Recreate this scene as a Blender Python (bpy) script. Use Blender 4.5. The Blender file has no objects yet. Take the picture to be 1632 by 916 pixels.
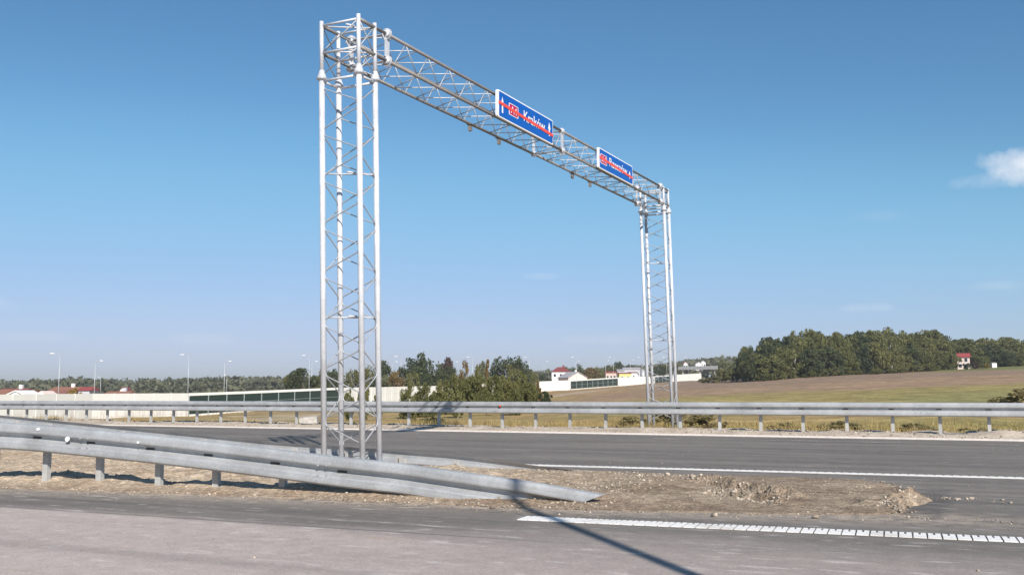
import bpy, bmesh, math, random
import numpy as np
from mathutils import Matrix, Vector

random.seed(7)
rng = np.random.default_rng(7)
R_ = math.radians
scene = bpy.context.scene
COL = scene.collection

# ------------------------------------------------------------------ camera
# World axes: X along the carriageway, Y across it (towards the far verge), Z up, metres.
YAW = 0.4604                      # camera looks this much left of the across-road axis
PITCH = math.atan(161 / 1600)
ROLL = R_(0.25)
EYE = np.array([0.0, 0.0, 1.1])
FPX = 1600.0                      # focal length for a frame 1632 px wide


def cam2w(v):                     # camera-station ground axes -> world axes
    c, s = math.cos(YAW), math.sin(YAW)
    return np.array([c * v[0] - s * v[1], s * v[0] + c * v[1], v[2] if len(v) > 2 else 0.0])


_fw = np.array([0, math.cos(PITCH), math.sin(PITCH)])
_r0 = np.array([1.0, 0, 0])
_u0 = np.cross(_r0, _fw)
_rt = math.cos(ROLL) * _r0 - math.sin(ROLL) * _u0
_up = np.cross(_rt, _fw)
cam_d = bpy.data.cameras.new('camera')
cam = bpy.data.objects.new('camera', cam_d)
COL.objects.link(cam)
cam_d.sensor_width = 36.0
cam_d.lens = FPX / 1632 * 36.0
cam_d.clip_start = 0.1
cam_d.clip_end = 12000
_rw, _uw, _fww = cam2w(_rt), cam2w(_up), cam2w(_fw)
M = Matrix(((_rw[0], _uw[0], -_fww[0], EYE[0]), (_rw[1], _uw[1], -_fww[1], EYE[1]),
            (_rw[2], _uw[2], -_fww[2], EYE[2]), (0, 0, 0, 1)))
cam.matrix_world = M
scene.camera = cam


def bearing(px, D):               # plan position of something surveyed at a bearing and a distance
    d = _fw * FPX + _rt * (px - 816)
    d = d / d[1]
    w = cam2w(d * D)
    return np.array([w[0], w[1]])


def level(py, px, D):             # height of a sight line at distance D
    d = _fw * FPX + _rt * (px - 816) - _up * (py - 458)
    return EYE[2] + d[2] / d[1] * D


# ------------------------------------------------------------------ light and sky
SH = cam2w((-0.30, 0.954, 0))     # the way shadows fall on the ground
SH = SH / np.linalg.norm(SH)
SUN_EL = R_(34.3)
sun_d = bpy.data.lights.new('sun', 'SUN')
sun_d.energy = 4.4
sun_d.angle = R_(0.53)
sun_d.color = (1.0, 0.945, 0.87)
sun = bpy.data.objects.new('sun', sun_d)
COL.objects.link(sun)
_dir = Vector((SH[0] * math.cos(SUN_EL), SH[1] * math.cos(SUN_EL), -math.sin(SUN_EL)))
sun.rotation_euler = _dir.to_track_quat('-Z', 'Y').to_euler()
sun.location = (20, -30, 40)

world = bpy.data.worlds.new('World')
scene.world = world
world.use_nodes = True
wn, wl = world.node_tree.nodes, world.node_tree.links
wn.clear()
w_out = wn.new('ShaderNodeOutputWorld')
w_bg = wn.new('ShaderNodeBackground')
w_sky = wn.new('ShaderNodeTexSky')
w_sky.sky_type = 'NISHITA'
w_sky.sun_disc = False
w_sky.sun_elevation = SUN_EL
w_sky.sun_rotation = math.atan2(-SH[0], -SH[1])
w_sky.altitude = 200
w_sky.air_density = 1.0
w_sky.dust_density = 0.5
w_sky.ozone_density = 4.0
w_bg.inputs['Strength'].default_value = 0.085
scene.view_settings.view_transform = 'Standard'
scene.view_settings.look = 'None'
scene.view_settings.exposure = 0.5
scene.view_settings.gamma = 1.0


def wnode(t, **kw):
    n = wn.new(t)
    for k, v in kw.items():
        setattr(n, k, v)
    return n


def wmath(op, a, b=None, clamp=False):
    n = wn.new('ShaderNodeMath')
    n.operation = op
    n.use_clamp = clamp
    for i, v in enumerate((a, b)):
        if v is None:
            continue
        if isinstance(v, (int, float)):
            n.inputs[i].default_value = v
        else:
            wl.new(v, n.inputs[i])
    return n.outputs[0]


# small fair-weather clouds: each is an elliptical patch of sky broken up by noise
w_tc = wn.new('ShaderNodeTexCoord')
w_noise = wn.new('ShaderNodeTexNoise')
w_noise.inputs['Scale'].default_value = 22
w_noise.inputs['Detail'].default_value = 7
w_noise.inputs['Roughness'].default_value = 0.62
wl.new(w_tc.outputs['Generated'], w_noise.inputs['Vector'])


def cloud_patch(px, py, wpx, hpx, strength, soft):
    d = _fw * FPX + _rt * (px - 816) - _up * (py - 458)
    d = cam2w(d / np.linalg.norm(d))
    az = np.cross(np.array([0, 0, 1.0]), d)
    az = az / np.linalg.norm(az)
    el = np.cross(d, az)

    def dot(v):
        n = wn.new('ShaderNodeVectorMath')
        n.operation = 'DOT_PRODUCT'
        wl.new(w_tc.outputs['Generated'], n.inputs[0])
        n.inputs[1].default_value = tuple(v)
        return n.outputs['Value']
    a = wmath('MULTIPLY', dot(az), FPX / wpx)
    b = wmath('MULTIPLY', dot(el), FPX / hpx)
    r2 = wmath('ADD', wmath('MULTIPLY', a, a), wmath('MULTIPLY', b, b))
    ahead = wmath('GREATER_THAN', dot(d), 0.5)
    v = wmath('SUBTRACT', 1.0, r2)
    v = wmath('ADD', v, wmath('MULTIPLY', wmath('SUBTRACT', w_noise.outputs[0], 0.5), 4.2))
    v = wmath('MULTIPLY', v, soft, clamp=True)
    return wmath('MULTIPLY', wmath('MULTIPLY', v, ahead), strength)


patches = [(1636, 262, 58, 30, 0.80, 0.55), (1606, 284, 70, 14, 0.28, 0.5), (1372, 491, 46, 8, 0.26, 0.5), (865, 440, 40, 6, 0.13, 0.5),
           (1600, 455, 42, 8, 0.16, 0.5), (320, 540, 60, 11, 0.12, 0.5), (60, 536, 60, 8, 0.10, 0.5),
           (1400, 344, 40, 9, 0.06, 0.5), (950, 540, 70, 9, 0.12, 0.5), (1720, 470, 80, 20, 0.4, 0.6), (-80, 480, 90, 16, 0.2, 0.6)]
acc = None
for pch in patches:
    v = cloud_patch(*pch)
    acc = v if acc is None else wmath('MAXIMUM', acc, v)
w_mix = wn.new('ShaderNodeMixRGB')
w_mix.inputs[2].default_value = (9.0, 8.8, 9.0, 1)
wl.new(acc, w_mix.inputs[0])
w_tint = wn.new('ShaderNodeMixRGB')
w_tint.blend_type = 'MULTIPLY'
w_tint.inputs[0].default_value = 1.0
w_tint.inputs[2].default_value = (0.90, 0.95, 1.06, 1)
wl.new(w_sky.outputs[0], w_tint.inputs[1])
SKY_K = 0.085 * 2 ** 0.5
w_pre = wn.new('ShaderNodeMixRGB')
w_pre.blend_type = 'MULTIPLY'
w_pre.inputs[0].default_value = 1.0
w_pre.inputs[2].default_value = (SKY_K, SKY_K, SKY_K, 1)
wl.new(w_tint.outputs[0], w_pre.inputs[1])
w_cur = wn.new('ShaderNodeRGBCurve')           # the camera's softer response to a bright sky
w_cur.mapping.use_clip = False
w_cur.mapping.extend = 'EXTRAPOLATED'
for ci, pts_c in enumerate((((0, 0), (.171, .118), (.287, .245), (.515, .42), (.753, .565), (1.5, .83)),
                            ((0, 0), (.328, .305), (.521, .520), (.768, .60), (.905, .645), (1.5, .85)),
                            ((0, 0), (.651, .570), (.90, .80), (1.5, .95)))):
    cv = w_cur.mapping.curves[ci]
    cv.points[0].location = pts_c[0]
    cv.points[1].location = pts_c[-1]
    for q_ in pts_c[1:-1]:
        cv.points.new(*q_)
w_cur.mapping.update()
wl.new(w_pre.outputs[0], w_cur.inputs['Color'])
w_post = wn.new('ShaderNodeMixRGB')
w_post.blend_type = 'MULTIPLY'
w_post.inputs[0].default_value = 1.0
w_post.inputs[2].default_value = (1 / SKY_K, 1 / SKY_K, 1 / SKY_K, 1)
wl.new(w_cur.outputs[0], w_post.inputs[1])
wl.new(w_post.outputs[0], w_mix.inputs[1])
wl.new(w_mix.outputs[0], w_bg.inputs['Color'])
wl.new(w_bg.outputs[0], w_out.inputs['Surface'])

# ------------------------------------------------------------------ materials


class Mat:
    """small helper round a node tree"""

    def __init__(self, name, rough=0.8, metal=0.0, spec=0.5):
        self.m = bpy.data.materials.new(name)
        self.m.use_nodes = True
        self.t = self.m.node_tree
        self.n, self.l = self.t.nodes, self.t.links
        self.b = self.n['Principled BSDF']
        self.b.inputs['Roughness'].default_value = rough
        self.b.inputs['Metallic'].default_value = metal
        self.b.inputs['Specular IOR Level'].default_value = spec
        self.geo = self.n.new('ShaderNodeNewGeometry')
        self.tc = self.n.new('ShaderNodeTexCoord')

    def put(self, v, sock):
        if isinstance(v, (int, float)):
            sock.default_value = v
        elif isinstance(v, (tuple, list)):
            sock.default_value = tuple(v) + ((1,) if len(v) == 3 and sock.type == 'RGBA' else ())
        else:
            self.l.new(v, sock)

    def math(self, op, a, b=None, c=None, clamp=False):
        n = self.n.new('ShaderNodeMath')
        n.operation = op
        n.use_clamp = clamp
        for i, v in enumerate((a, b, c)):
            if v is not None:
                self.put(v, n.inputs[i])
        return n.outputs[0]

    def pos(self, scale=(1, 1, 1), obj=False, rotz=0.0):
        n = self.n.new('ShaderNodeMapping')
        n.inputs['Scale'].default_value = scale
        n.inputs['Rotation'].default_value = (0, 0, rotz)
        self.l.new(self.tc.outputs['Object'] if obj else self.geo.outputs['Position'], n.inputs['Vector'])
        return n.outputs[0]

    def noise(self, vec, scale, detail=4, rough=0.55, dist=0.0):
        n = self.n.new('ShaderNodeTexNoise')
        n.inputs['Scale'].default_value = scale
        n.inputs['Detail'].default_value = detail
        n.inputs['Roughness'].default_value = rough
        n.inputs['Distortion'].default_value = dist
        self.l.new(vec, n.inputs['Vector'])
        return n.outputs[0]

    def voronoi(self, vec, scale, out='Distance', feature='F1'):
        n = self.n.new('ShaderNodeTexVoronoi')
        n.feature = feature
        n.inputs['Scale'].default_value = scale
        self.l.new(vec, n.inputs['Vector'])
        return n.outputs[out]

    def ramp(self, fac, a, b, lo=0.0, hi=1.0):
        n = self.n.new('ShaderNodeMapRange')
        n.interpolation_type = 'SMOOTHSTEP'
        self.put(fac, n.inputs[0])
        self.put(a, n.inputs[1])
        self.put(b, n.inputs[2])
        n.inputs[3].default_value = lo
        n.inputs[4].default_value = hi
        return n.outputs[0]

    def mix(self, fac, a, b, mode='MIX'):
        n = self.n.new('ShaderNodeMixRGB')
        n.blend_type = mode
        self.put(fac, n.inputs[0])
        self.put(a, n.inputs[1])
        self.put(b, n.inputs[2])
        return n.outputs[0]

    def xyz(self):
        n = self.n.new('ShaderNodeSeparateXYZ')
        self.l.new(self.geo.outputs['Position'], n.inputs[0])
        return n.outputs

    def color(self, c):
        self.put(c, self.b.inputs['Base Color'])

    def bump(self, h, strength=0.3, dist=0.01):
        n = self.n.new('ShaderNodeBump')
        n.inputs['Strength'].default_value = strength
        n.inputs['Distance'].default_value = dist
        self.l.new(h, n.inputs['Height'])
        self.l.new(n.outputs[0], self.b.inputs['Normal'])


def flat(name, c, rough=0.7, var=0.12, scale=3.0, metal=0.0, spec=0.5):
    k = Mat(name, rough, metal, spec)
    n = k.noise(k.pos(obj=True), scale, 5, 0.6)
    f = k.ramp(n, 0.3, 0.7, 1 - var, 1 + var)
    k.color(k.mix(1.0, c, f, 'MULTIPLY'))
    return k.m


def galv(name, c, rough, metal, wear):
    k = Mat(name, rough, metal)
    n1 = k.noise(k.pos(), 2.2, 6, 0.65)
    n2 = k.voronoi(k.pos(), 55, 'Color')
    n3 = k.noise(k.pos((0.6, 0.6, 6)), 3.0, 4, 0.6)
    f = k.ramp(n1, 0.25, 0.75, 0.82, 1.12)
    col = k.mix(1.0, c, f, 'MULTIPLY')
    bw = k.n.new('ShaderNodeRGBToBW')
    k.l.new(n2, bw.inputs[0])
    col = k.mix(1.0, col, k.ramp(bw.outputs[0], 0.2, 0.8, 0.94, 1.05), 'MULTIPLY')
    col = k.mix(k.ramp(n3, 0.56, 0.76, 0.0, wear), col, (0.36, 0.30, 0.24))
    k.color(col)
    k.put(k.ramp(n1, 0.2, 0.8, rough - 0.07, rough + 0.1), k.b.inputs['Roughness'])
    k.bump(n1, 0.08, 0.004)
    return k.m


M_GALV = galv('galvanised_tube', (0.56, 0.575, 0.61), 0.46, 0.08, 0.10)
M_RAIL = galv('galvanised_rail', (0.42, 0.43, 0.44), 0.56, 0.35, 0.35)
M_CHORD = galv('dark_chord', (0.25, 0.235, 0.225), 0.55, 0.35, 0.3)  # darker, browner grey than the leg tubes
M_BRACE = galv('dull_brace', (0.40, 0.41, 0.43), 0.5, 0.25, 0.2)
M_SLOT = flat('dark_slot', (0.05, 0.05, 0.05), 0.8, 0.1)
M_POST = galv('galvanised_post', (0.45, 0.445, 0.43), 0.6, 0.2, 0.3)
M_WHITE = flat('white_enamel', (0.80, 0.80, 0.80), 0.45, 0.04)
M_BLUE = flat('blue_sheeting', (0.003, 0.095, 0.42), 0.35, 0.04)
M_MAGENTA = flat('red_sheeting', (0.45, 0.004, 0.075), 0.35, 0.04)
M_STRIKE = flat('orange_red_tape', (0.85, 0.075, 0.045), 0.4, 0.05)
M_BACK = flat('sign_back_metal', (0.42, 0.43, 0.44), 0.5, 0.08, metal=0.4)
M_REFL = flat('white_reflector', (0.85, 0.86, 0.85), 0.3, 0.02)
M_REFLR = flat('red_reflector', (0.55, 0.06, 0.03), 0.3, 0.02)
M_CONC = flat('pale_concrete', (0.46, 0.43, 0.39), 0.9, 0.18, 6)


def mat_asphalt():
    k = Mat('asphalt', 0.82, 0, 0.35)
    x, y, z = k.xyz()
    fine = k.noise(k.pos(), 140, 3, 0.7)
    med = k.noise(k.pos(), 7, 5, 0.6)
    big = k.noise(k.pos((0.25, 0.6, 1)), 0.9, 4, 0.6)
    streak = k.noise(k.pos((0.05, 1.6, 1), rotz=0.0), 2.3, 5, 0.65)
    wavy = k.noise(k.pos((0.3, 0.3, 1)), 1.2, 3, 0.5)
    # newest black strip beside the gravel, older dusty surface nearer the camera
    joint = k.math('ADD', k.math('MULTIPLY', x, 0.028), 6.83)
    dj = k.math('SUBTRACT', joint, y)
    wid = k.ramp(x, -5.5, -1.5, 0.17, 1.3)
    jag = k.math('MULTIPLY', k.math('SUBTRACT', wavy, 0.5), k.ramp(x, -5.0, 0.5, 0.30, 2.2))
    old = k.ramp(k.math('ADD', dj, jag), k.math('MULTIPLY', wid, -1.0), wid)
    old = k.math('MULTIPLY', old, k.ramp(x, -2.0, 4.0, 1.0, 0.62))
    c_old = k.mix(k.ramp(big, 0.3, 0.7), (0.340, 0.284, 0.256), (0.450, 0.380, 0.340))
    c_new = k.mix(k.ramp(streak, 0.3, 0.7), (0.106, 0.095, 0.083), (0.205, 0.180, 0.157))
    c_new = k.mix(k.ramp(big, 0.40, 0.75, 0, 0.38), c_new, (0.29, 0.25, 0.212))
    col = k.mix(old, c_new, c_old)
    # thin dark joint between the two layers
    jl = k.math('MULTIPLY', k.ramp(k.math('ABSOLUTE', dj), 0.0, 0.05, 1.0, 0.0), k.ramp(x, -4.2, -2.2, 0.6, 0.0))
    col = k.mix(jl, col, (0.07, 0.064, 0.064))
    # dust blown off the gravel along the verge and round the gore
    edge = k.math('ADD', k.math('MULTIPLY', x, 0.147), 9.28)
    de = k.math('ABSOLUTE', k.math('SUBTRACT', k.math('SUBTRACT', edge, y), -0.02))
    dust = k.math('MULTIPLY', k.ramp(k.math('ADD', de, k.math('MULTIPLY', k.math('SUBTRACT', big, 0.5), 0.9)), 0.02, 0.75, 1.0, 0.0), k.ramp(med, 0.25, 0.60))
    dust = k.math('MULTIPLY', dust, k.ramp(x, -1.2, 1.0, 0.9, 0.0))
    col = k.mix(dust, col, (0.37, 0.30, 0.235))
    # irregular dark patch where the dig stops
    ex = k.math('DIVIDE', k.math('ADD', x, 0.78), 0.22)
    ey = k.math('DIVIDE', k.math('SUBTRACT', y, 10.6), 1.5)
    rr = k.math('ADD', k.math('ADD', k.math('MULTIPLY', ex, ex), k.math('MULTIPLY', ey, ey)), k.math('MULTIPLY', k.math('SUBTRACT', med, 0.5), 2.6))
    col = k.mix(k.ramp(rr, 0.0, 1.6, 0.40, 0.0), col, (0.035, 0.033, 0.033))
    # whitish scuffs, drips and trodden-in grit
    sc = k.noise(k.pos((0.8, 2.6, 1)), 3.1, 3, 0.5)
    col = k.mix(k.math('MULTIPLY', k.ramp(sc, 0.58, 0.70, 0.0, 0.50), k.ramp(y, 6.0, 10.0, 1.0, 0.35)), col, (0.58, 0.52, 0.48))
    dots = k.voronoi(k.pos(), 5.5)
    col = k.mix(k.ramp(dots, 0.03, 0.075, 0.5, 0.0), col, (0.60, 0.55, 0.5))
    # faint dark wheel tracks along the near lane
    for yt_, wt_ in ((5.35, 0.34), (3.7, 0.4), (15.4, 0.35), (17.2, 0.35), (19.6, 0.35)):
        tr = k.math('ABSOLUTE', k.math('SUBTRACT', k.math('SUBTRACT', y, k.math('MULTIPLY', x, 0.05 if yt_ < 10 else 0.0)), yt_))
        col = k.mix(k.math('MULTIPLY', k.ramp(tr, 0.0, wt_, 0.26, 0.0), k.ramp(streak, 0.25, 0.6)), col, (0.10, 0.09, 0.082))
    st2 = k.noise(k.pos((0.35, 2.4, 1)), 0.8, 3, 0.5)
    patch = k.math('MULTIPLY', k.ramp(st2, 0.66, 0.70, 0, 0.35), old)
    col = k.mix(patch, col, (0.42, 0.25, 0.15))
    col = k.mix(1.0, col, k.ramp(fine, 0.25, 0.75, 0.70, 1.30), 'MULTIPLY')
    grain = k.noise(k.pos(), 38, 4, 0.75)
    col = k.mix(1.0, col, k.ramp(grain, 0.3, 0.7, 0.84, 1.16), 'MULTIPLY')
    col = k.mix(1.0, col, k.ramp(med, 0.25, 0.75, 0.90, 1.10), 'MULTIPLY')
    k.color(col)
    k.bump(fine, 0.35, 0.006)
    return k.m


def mat_dirt():
    k = Mat('gravelly_earth', 0.95, 0, 0.2)
    x, y, z = k.xyz()
    n1 = k.noise(k.pos(), 1.3, 6, 0.65)
    n2 = k.noise(k.pos(), 9, 6, 0.7)
    v = k.voronoi(k.pos(), 22, 'Color')
    hue = k.ramp(n1, 0.32, 0.68)
    sandy = k.mix(hue, (0.40, 0.295, 0.20), (0.52, 0.42, 0.31))
    muddy = k.mix(hue, (0.25, 0.185, 0.13), (0.37, 0.29, 0.21))
    f = k.ramp(k.math('ADD', x, k.math('MULTIPLY', k.math('SUBTRACT', n1, 0.5), 5.0)), -7.0, -3.2)
    col = k.mix(f, sandy, muddy)
    damp = k.noise(k.pos((0.7, 1.3, 1)), 1.5, 4, 0.6)
    col = k.mix(k.math('MULTIPLY', k.ramp(damp, 0.52, 0.64, 0, 0.6), f), col, (0.165, 0.115, 0.075))
    # the margin trodden and wetted next to the asphalt is browner
    edge = k.math('ADD', k.math('MULTIPLY', x, 0.147), 9.28)
    de = k.math('SUBTRACT', y, edge)
    col = k.mix(k.math('MULTIPLY', k.ramp(de, 0.05, 0.55, 0.75, 0.0), k.ramp(n2, 0.35, 0.6)), col, (0.19, 0.135, 0.095))
    bw = k.n.new('ShaderNodeRGBToBW')
    k.l.new(v, bw.inputs[0])
    col = k.mix(1.0, col, k.ramp(bw.outputs[0], 0.2, 0.8, 0.80, 1.16), 'MULTIPLY')
    col = k.mix(1.0, col, k.ramp(n2, 0.25, 0.75, 0.72, 1.26), 'MULTIPLY')
    k.color(col)
    k.bump(k.math('ADD', n2, k.voronoi(k.pos(), 30)), 0.6, 0.025)
    return k.m


def mat_stone():
    k = Mat('crushed_stone', 0.9, 0, 0.3)
    n = k.noise(k.pos(), 4.1, 2, 0.5)
    n2 = k.voronoi(k.pos(), 9, 'Color')
    col = k.mix(k.ramp(n, 0.3, 0.7), (0.27, 0.222, 0.172), (0.44, 0.375, 0.305))
    bw = k.n.new('ShaderNodeRGBToBW')
    k.l.new(n2, bw.inputs[0])
    col = k.mix(1.0, col, k.ramp(bw.outputs[0], 0.2, 0.8, 0.62, 1.25), 'MULTIPLY')
    k.color(col)
    return k.m


def mat_verge():
    k = Mat('sandy_verge', 0.95, 0, 0.2)
    x, y, z = k.xyz()
    n1 = k.noise(k.pos(), 1.1, 5, 0.6)
    n2 = k.noise(k.pos(), 8, 6, 0.7)
    col = k.mix(k.ramp(n1, 0.3, 0.7), (0.38, 0.31, 0.24), (0.52, 0.445, 0.36))
    pale = k.ramp(y, 23.35, 23.6, 1.0, 0.0)
    col = k.mix(pale, col, (0.80, 0.70, 0.61))
    col = k.mix(1.0, col, k.ramp(n2, 0.25, 0.75, 0.78, 1.2), 'MULTIPLY')
    k.color(col)
    k.bump(n2, 0.5, 0.03)
    return k.m


def mat_paint():
    k = Mat('road_paint', 0.7)
    n = k.noise(k.pos(), 16, 5, 0.7)
    n1 = k.noise(k.pos(), 1.7, 3, 0.5)
    col = k.mix(k.ramp(n, 0.50, 0.72, 0.0, 0.6), (0.78, 0.76, 0.73), (0.50, 0.45, 0.40))
    col = k.mix(k.ramp(n1, 0.52, 0.72, 0.0, 0.45), col, (0.48, 0.41, 0.35))
    k.color(col)
    return k.m


def mat_terrain():
    k = Mat('fields', 0.95, 0, 0.1)
    a = k.n.new('ShaderNodeAttribute')
    a.attribute_name = 'cover'
    n = k.noise(k.pos((1, 1, 1)), 0.35, 7, 0.7)
    n2 = k.noise(k.pos((1, 1, 1)), 2.6, 5, 0.7)
    n3 = k.noise(k.pos((0.06, 0.3, 1), rotz=0.2), 0.6, 5, 0.65)
    col = k.mix(1.0, a.outputs['Color'], k.ramp(n, 0.3, 0.7, 0.72, 1.28), 'MULTIPLY')
    col = k.mix(1.0, col, k.ramp(n2, 0.3, 0.7, 0.75, 1.25), 'MULTIPLY')
    col = k.mix(1.0, col, k.ramp(n3, 0.3, 0.7, 0.85, 1.15), 'MULTIPLY')
    k.color(col)
    return k.m


def mat_leaf(name, a, b, trans=0.25):
    k = Mat(name, 0.65, 0, 0.25)
    oi = k.n.new('ShaderNodeObjectInfo')
    n = k.noise(k.pos(obj=True), 0.55, 3, 0.6)
    f = k.math('ADD', k.math('MULTIPLY', oi.outputs['Random'], 0.55), k.math('MULTIPLY', k.ramp(n, 0.3, 0.7), 0.55), clamp=True)
    isl = k.math('MULTIPLY', k.geo.outputs['Random Per Island'], 0.5)
    col = k.mix(f, a, b)
    col = k.mix(1.0, col, k.math('ADD', 0.72, isl), 'MULTIPLY')
    k.color(col)
    tr = k.n.new('ShaderNodeBsdfTranslucent')
    k.l.new(col, tr.inputs['Color'])
    mx = k.n.new('ShaderNodeMixShader')
    mx.inputs[0].default_value = trans
    k.l.new(k.b.outputs[0], mx.inputs[1])
    k.l.new(tr.outputs[0], mx.inputs[2])
    k.l.new(mx.outputs[0], k.n['Material Output'].inputs['Surface'])
    return k.m


M_ASPH = mat_asphalt()
M_DIRT = mat_dirt()
M_STONE = mat_stone()
M_VERGE = mat_verge()
M_PAINT = mat_paint()
M_TERR = mat_terrain()
M_LEAF = {
    'oak': mat_leaf('oak_leaves', (0.060, 0.078, 0.038), (0.095, 0.112, 0.048), 0.35),
    'wood': mat_leaf('woodland_leaves', (0.128, 0.142, 0.052), (0.235, 0.220, 0.082), 0.45),
    'birch': mat_leaf('birch_leaves', (0.165, 0.18, 0.064), (0.26, 0.24, 0.092), 0.5),
    'autumn': mat_leaf('autumn_leaves', (0.17, 0.125, 0.050), (0.22, 0.145, 0.06)),
    'pale': mat_leaf('silvery_leaves', (0.13, 0.145, 0.075), (0.19, 0.19, 0.10)),
    'maroon': mat_leaf('purple_leaves', (0.055, 0.032, 0.028), (0.08, 0.045, 0.035), 0.1),
    'yellow': mat_leaf('yellow_leaves', (0.26, 0.19, 0.035), (0.33, 0.20, 0.05)),
    'weed': mat_leaf('dry_weeds', (0.31, 0.25, 0.12), (0.36, 0.31, 0.15), 0.5),
    'far': mat_leaf('far_wood_leaves', (0.100, 0.110, 0.068), (0.175, 0.170, 0.095), 0.3),  # greyed leaf tone: distance haze put into the colour
}
M_BARK = flat('bark', (0.12, 0.095, 0.075), 0.95, 0.3, 8)
M_BIRCHBARK = flat('birch_bark', (0.50, 0.48, 0.44), 0.9, 0.3, 8)


def mat_grass():
    k = Mat('dry_grass', 0.9, 0, 0.15)
    n = k.noise(k.pos(), 0.45, 4, 0.6)
    isl = k.geo.outputs['Random Per Island']
    col = k.mix(k.ramp(n, 0.38, 0.62), (0.31, 0.225, 0.095), (0.21, 0.185, 0.070))
    col = k.mix(k.math('MULTIPLY', isl, 0.6), col, (0.38, 0.27, 0.13))
    k.color(col)
    return k.m


M_GRASS = mat_grass()

# ------------------------------------------------------------------ building helpers


def tag(o, label=None, cat=None, group=None, kind=None):
    for k, v in (('label', label), ('category', cat), ('group', group), ('kind', kind)):
        if v:
            o[k] = v
    return o


def link(name, mesh, parent=None, mat=None):
    o = bpy.data.objects.new(name, mesh)
    COL.objects.link(o)
    if mat is not None and mesh is not None and not mesh.materials:
        mesh.materials.append(mat)
    if parent is not None:
        o.parent = parent
    return o


def empty(name, loc, label, cat, group=None, rz=0.0):
    o = bpy.data.objects.new(name, None)
    COL.objects.link(o)
    o.empty_display_size = 0.2
    o.location = loc
    o.rotation_euler = (0, 0, rz)
    return tag(o, label, cat, group)


def mesh_np(name, V, F, smooth=False):
    me = bpy.data.meshes.new(name)
    V = np.asarray(V, dtype=np.float32)
    F = np.asarray(F, dtype=np.int32)
    me.vertices.add(len(V))
    me.vertices.foreach_set('co', V.ravel())
    k = F.shape[1]
    me.loops.add(F.size)
    me.loops.foreach_set('vertex_index', F.ravel())
    me.polygons.add(len(F))
    me.polygons.foreach_set('loop_start', np.arange(0, F.size, k, dtype=np.int32))
    me.polygons.foreach_set('loop_total', np.full(len(F), k, dtype=np.int32))
    if smooth:
        me.polygons.foreach_set('use_smooth', np.ones(len(F), dtype=bool))
    me.update(calc_edges=True)
    me.validate()
    return me


class MB:
    """collects boxes, tubes and sheets into one mesh"""

    def __init__(self):
        self.v, self.f = [], []

    def add(self, V, F):
        o = len(self.v)
        self.v += [tuple(p) for p in V]
        self.f += [tuple(i + o for i in f) for f in F]
        return self

    def box(self, x0, x1, y0, y1, z0, z1):
        V = [(x, y, z) for z in (z0, z1) for x, y in ((x0, y0), (x1, y0), (x1, y1), (x0, y1))]
        return self.add(V, [(3, 2, 1, 0), (4, 5, 6, 7), (0, 1, 5, 4), (1, 2, 6, 5), (2, 3, 7, 6), (3, 0, 4, 7)])

    def tube(self, p, q, r, n=8, r2=None, caps=True):
        p, q = Vector(p), Vector(q)
        r2 = r if r2 is None else r2
        d = (q - p).normalized()
        a = d.orthogonal().normalized()
        b = d.cross(a)
        V = []
        for c, rr in ((p, r), (q, r2)):
            V += [c + a * math.cos(2 * math.pi * i / n) * rr + b * math.sin(2 * math.pi * i / n) * rr for i in range(n)]
        F = [(i, (i + 1) % n, n + (i + 1) % n, n + i) for i in range(n)]
        if caps:
            F += [tuple(range(n - 1, -1, -1)), tuple(range(n, 2 * n))]
        return self.add(V, F)

    def lathe(self, prof, c, n=12):            # prof: (radius, z)
        V, F = [], []
        for r, z in prof:
            V += [(c[0] + r * math.cos(2 * math.pi * i / n), c[1] + r * math.sin(2 * math.pi * i / n), c[2] + z) for i in range(n)]
        for k in range(len(prof) - 1):
            F += [(k * n + i, k * n + (i + 1) % n, (k + 1) * n + (i + 1) % n, (k + 1) * n + i) for i in range(n)]
        F += [tuple(range(n - 1, -1, -1)), tuple(range((len(prof) - 1) * n, len(prof) * n))]
        return self.add(V, F)

    def prism(self, poly, o, u, v, w, d):      # polygon in the u, v plane at o, thickness d along w
        o, u, v, w = map(Vector, (o, u, v, w))
        n = len(poly)
        V = [o + u * a + v * b for a, b in poly] + [o + u * a + v * b + w * d for a, b in poly]
        F = [tuple(range(n - 1, -1, -1)), tuple(range(n, 2 * n))] + [(i, (i + 1) % n, n + (i + 1) % n, n + i) for i in range(n)]
        return self.add(V, F)

    def mesh(self, name, smooth=False):
        me = bpy.data.meshes.new(name)
        me.from_pydata([tuple(p) for p in self.v], [], self.f)
        if smooth:
            for p in me.polygons:
                p.use_smooth = len(p.vertices) == 4
        me.update()
        return me

    def build(self, name, mat, parent=None, smooth=False):
        return link(name, self.mesh(name, smooth), parent, mat)


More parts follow.
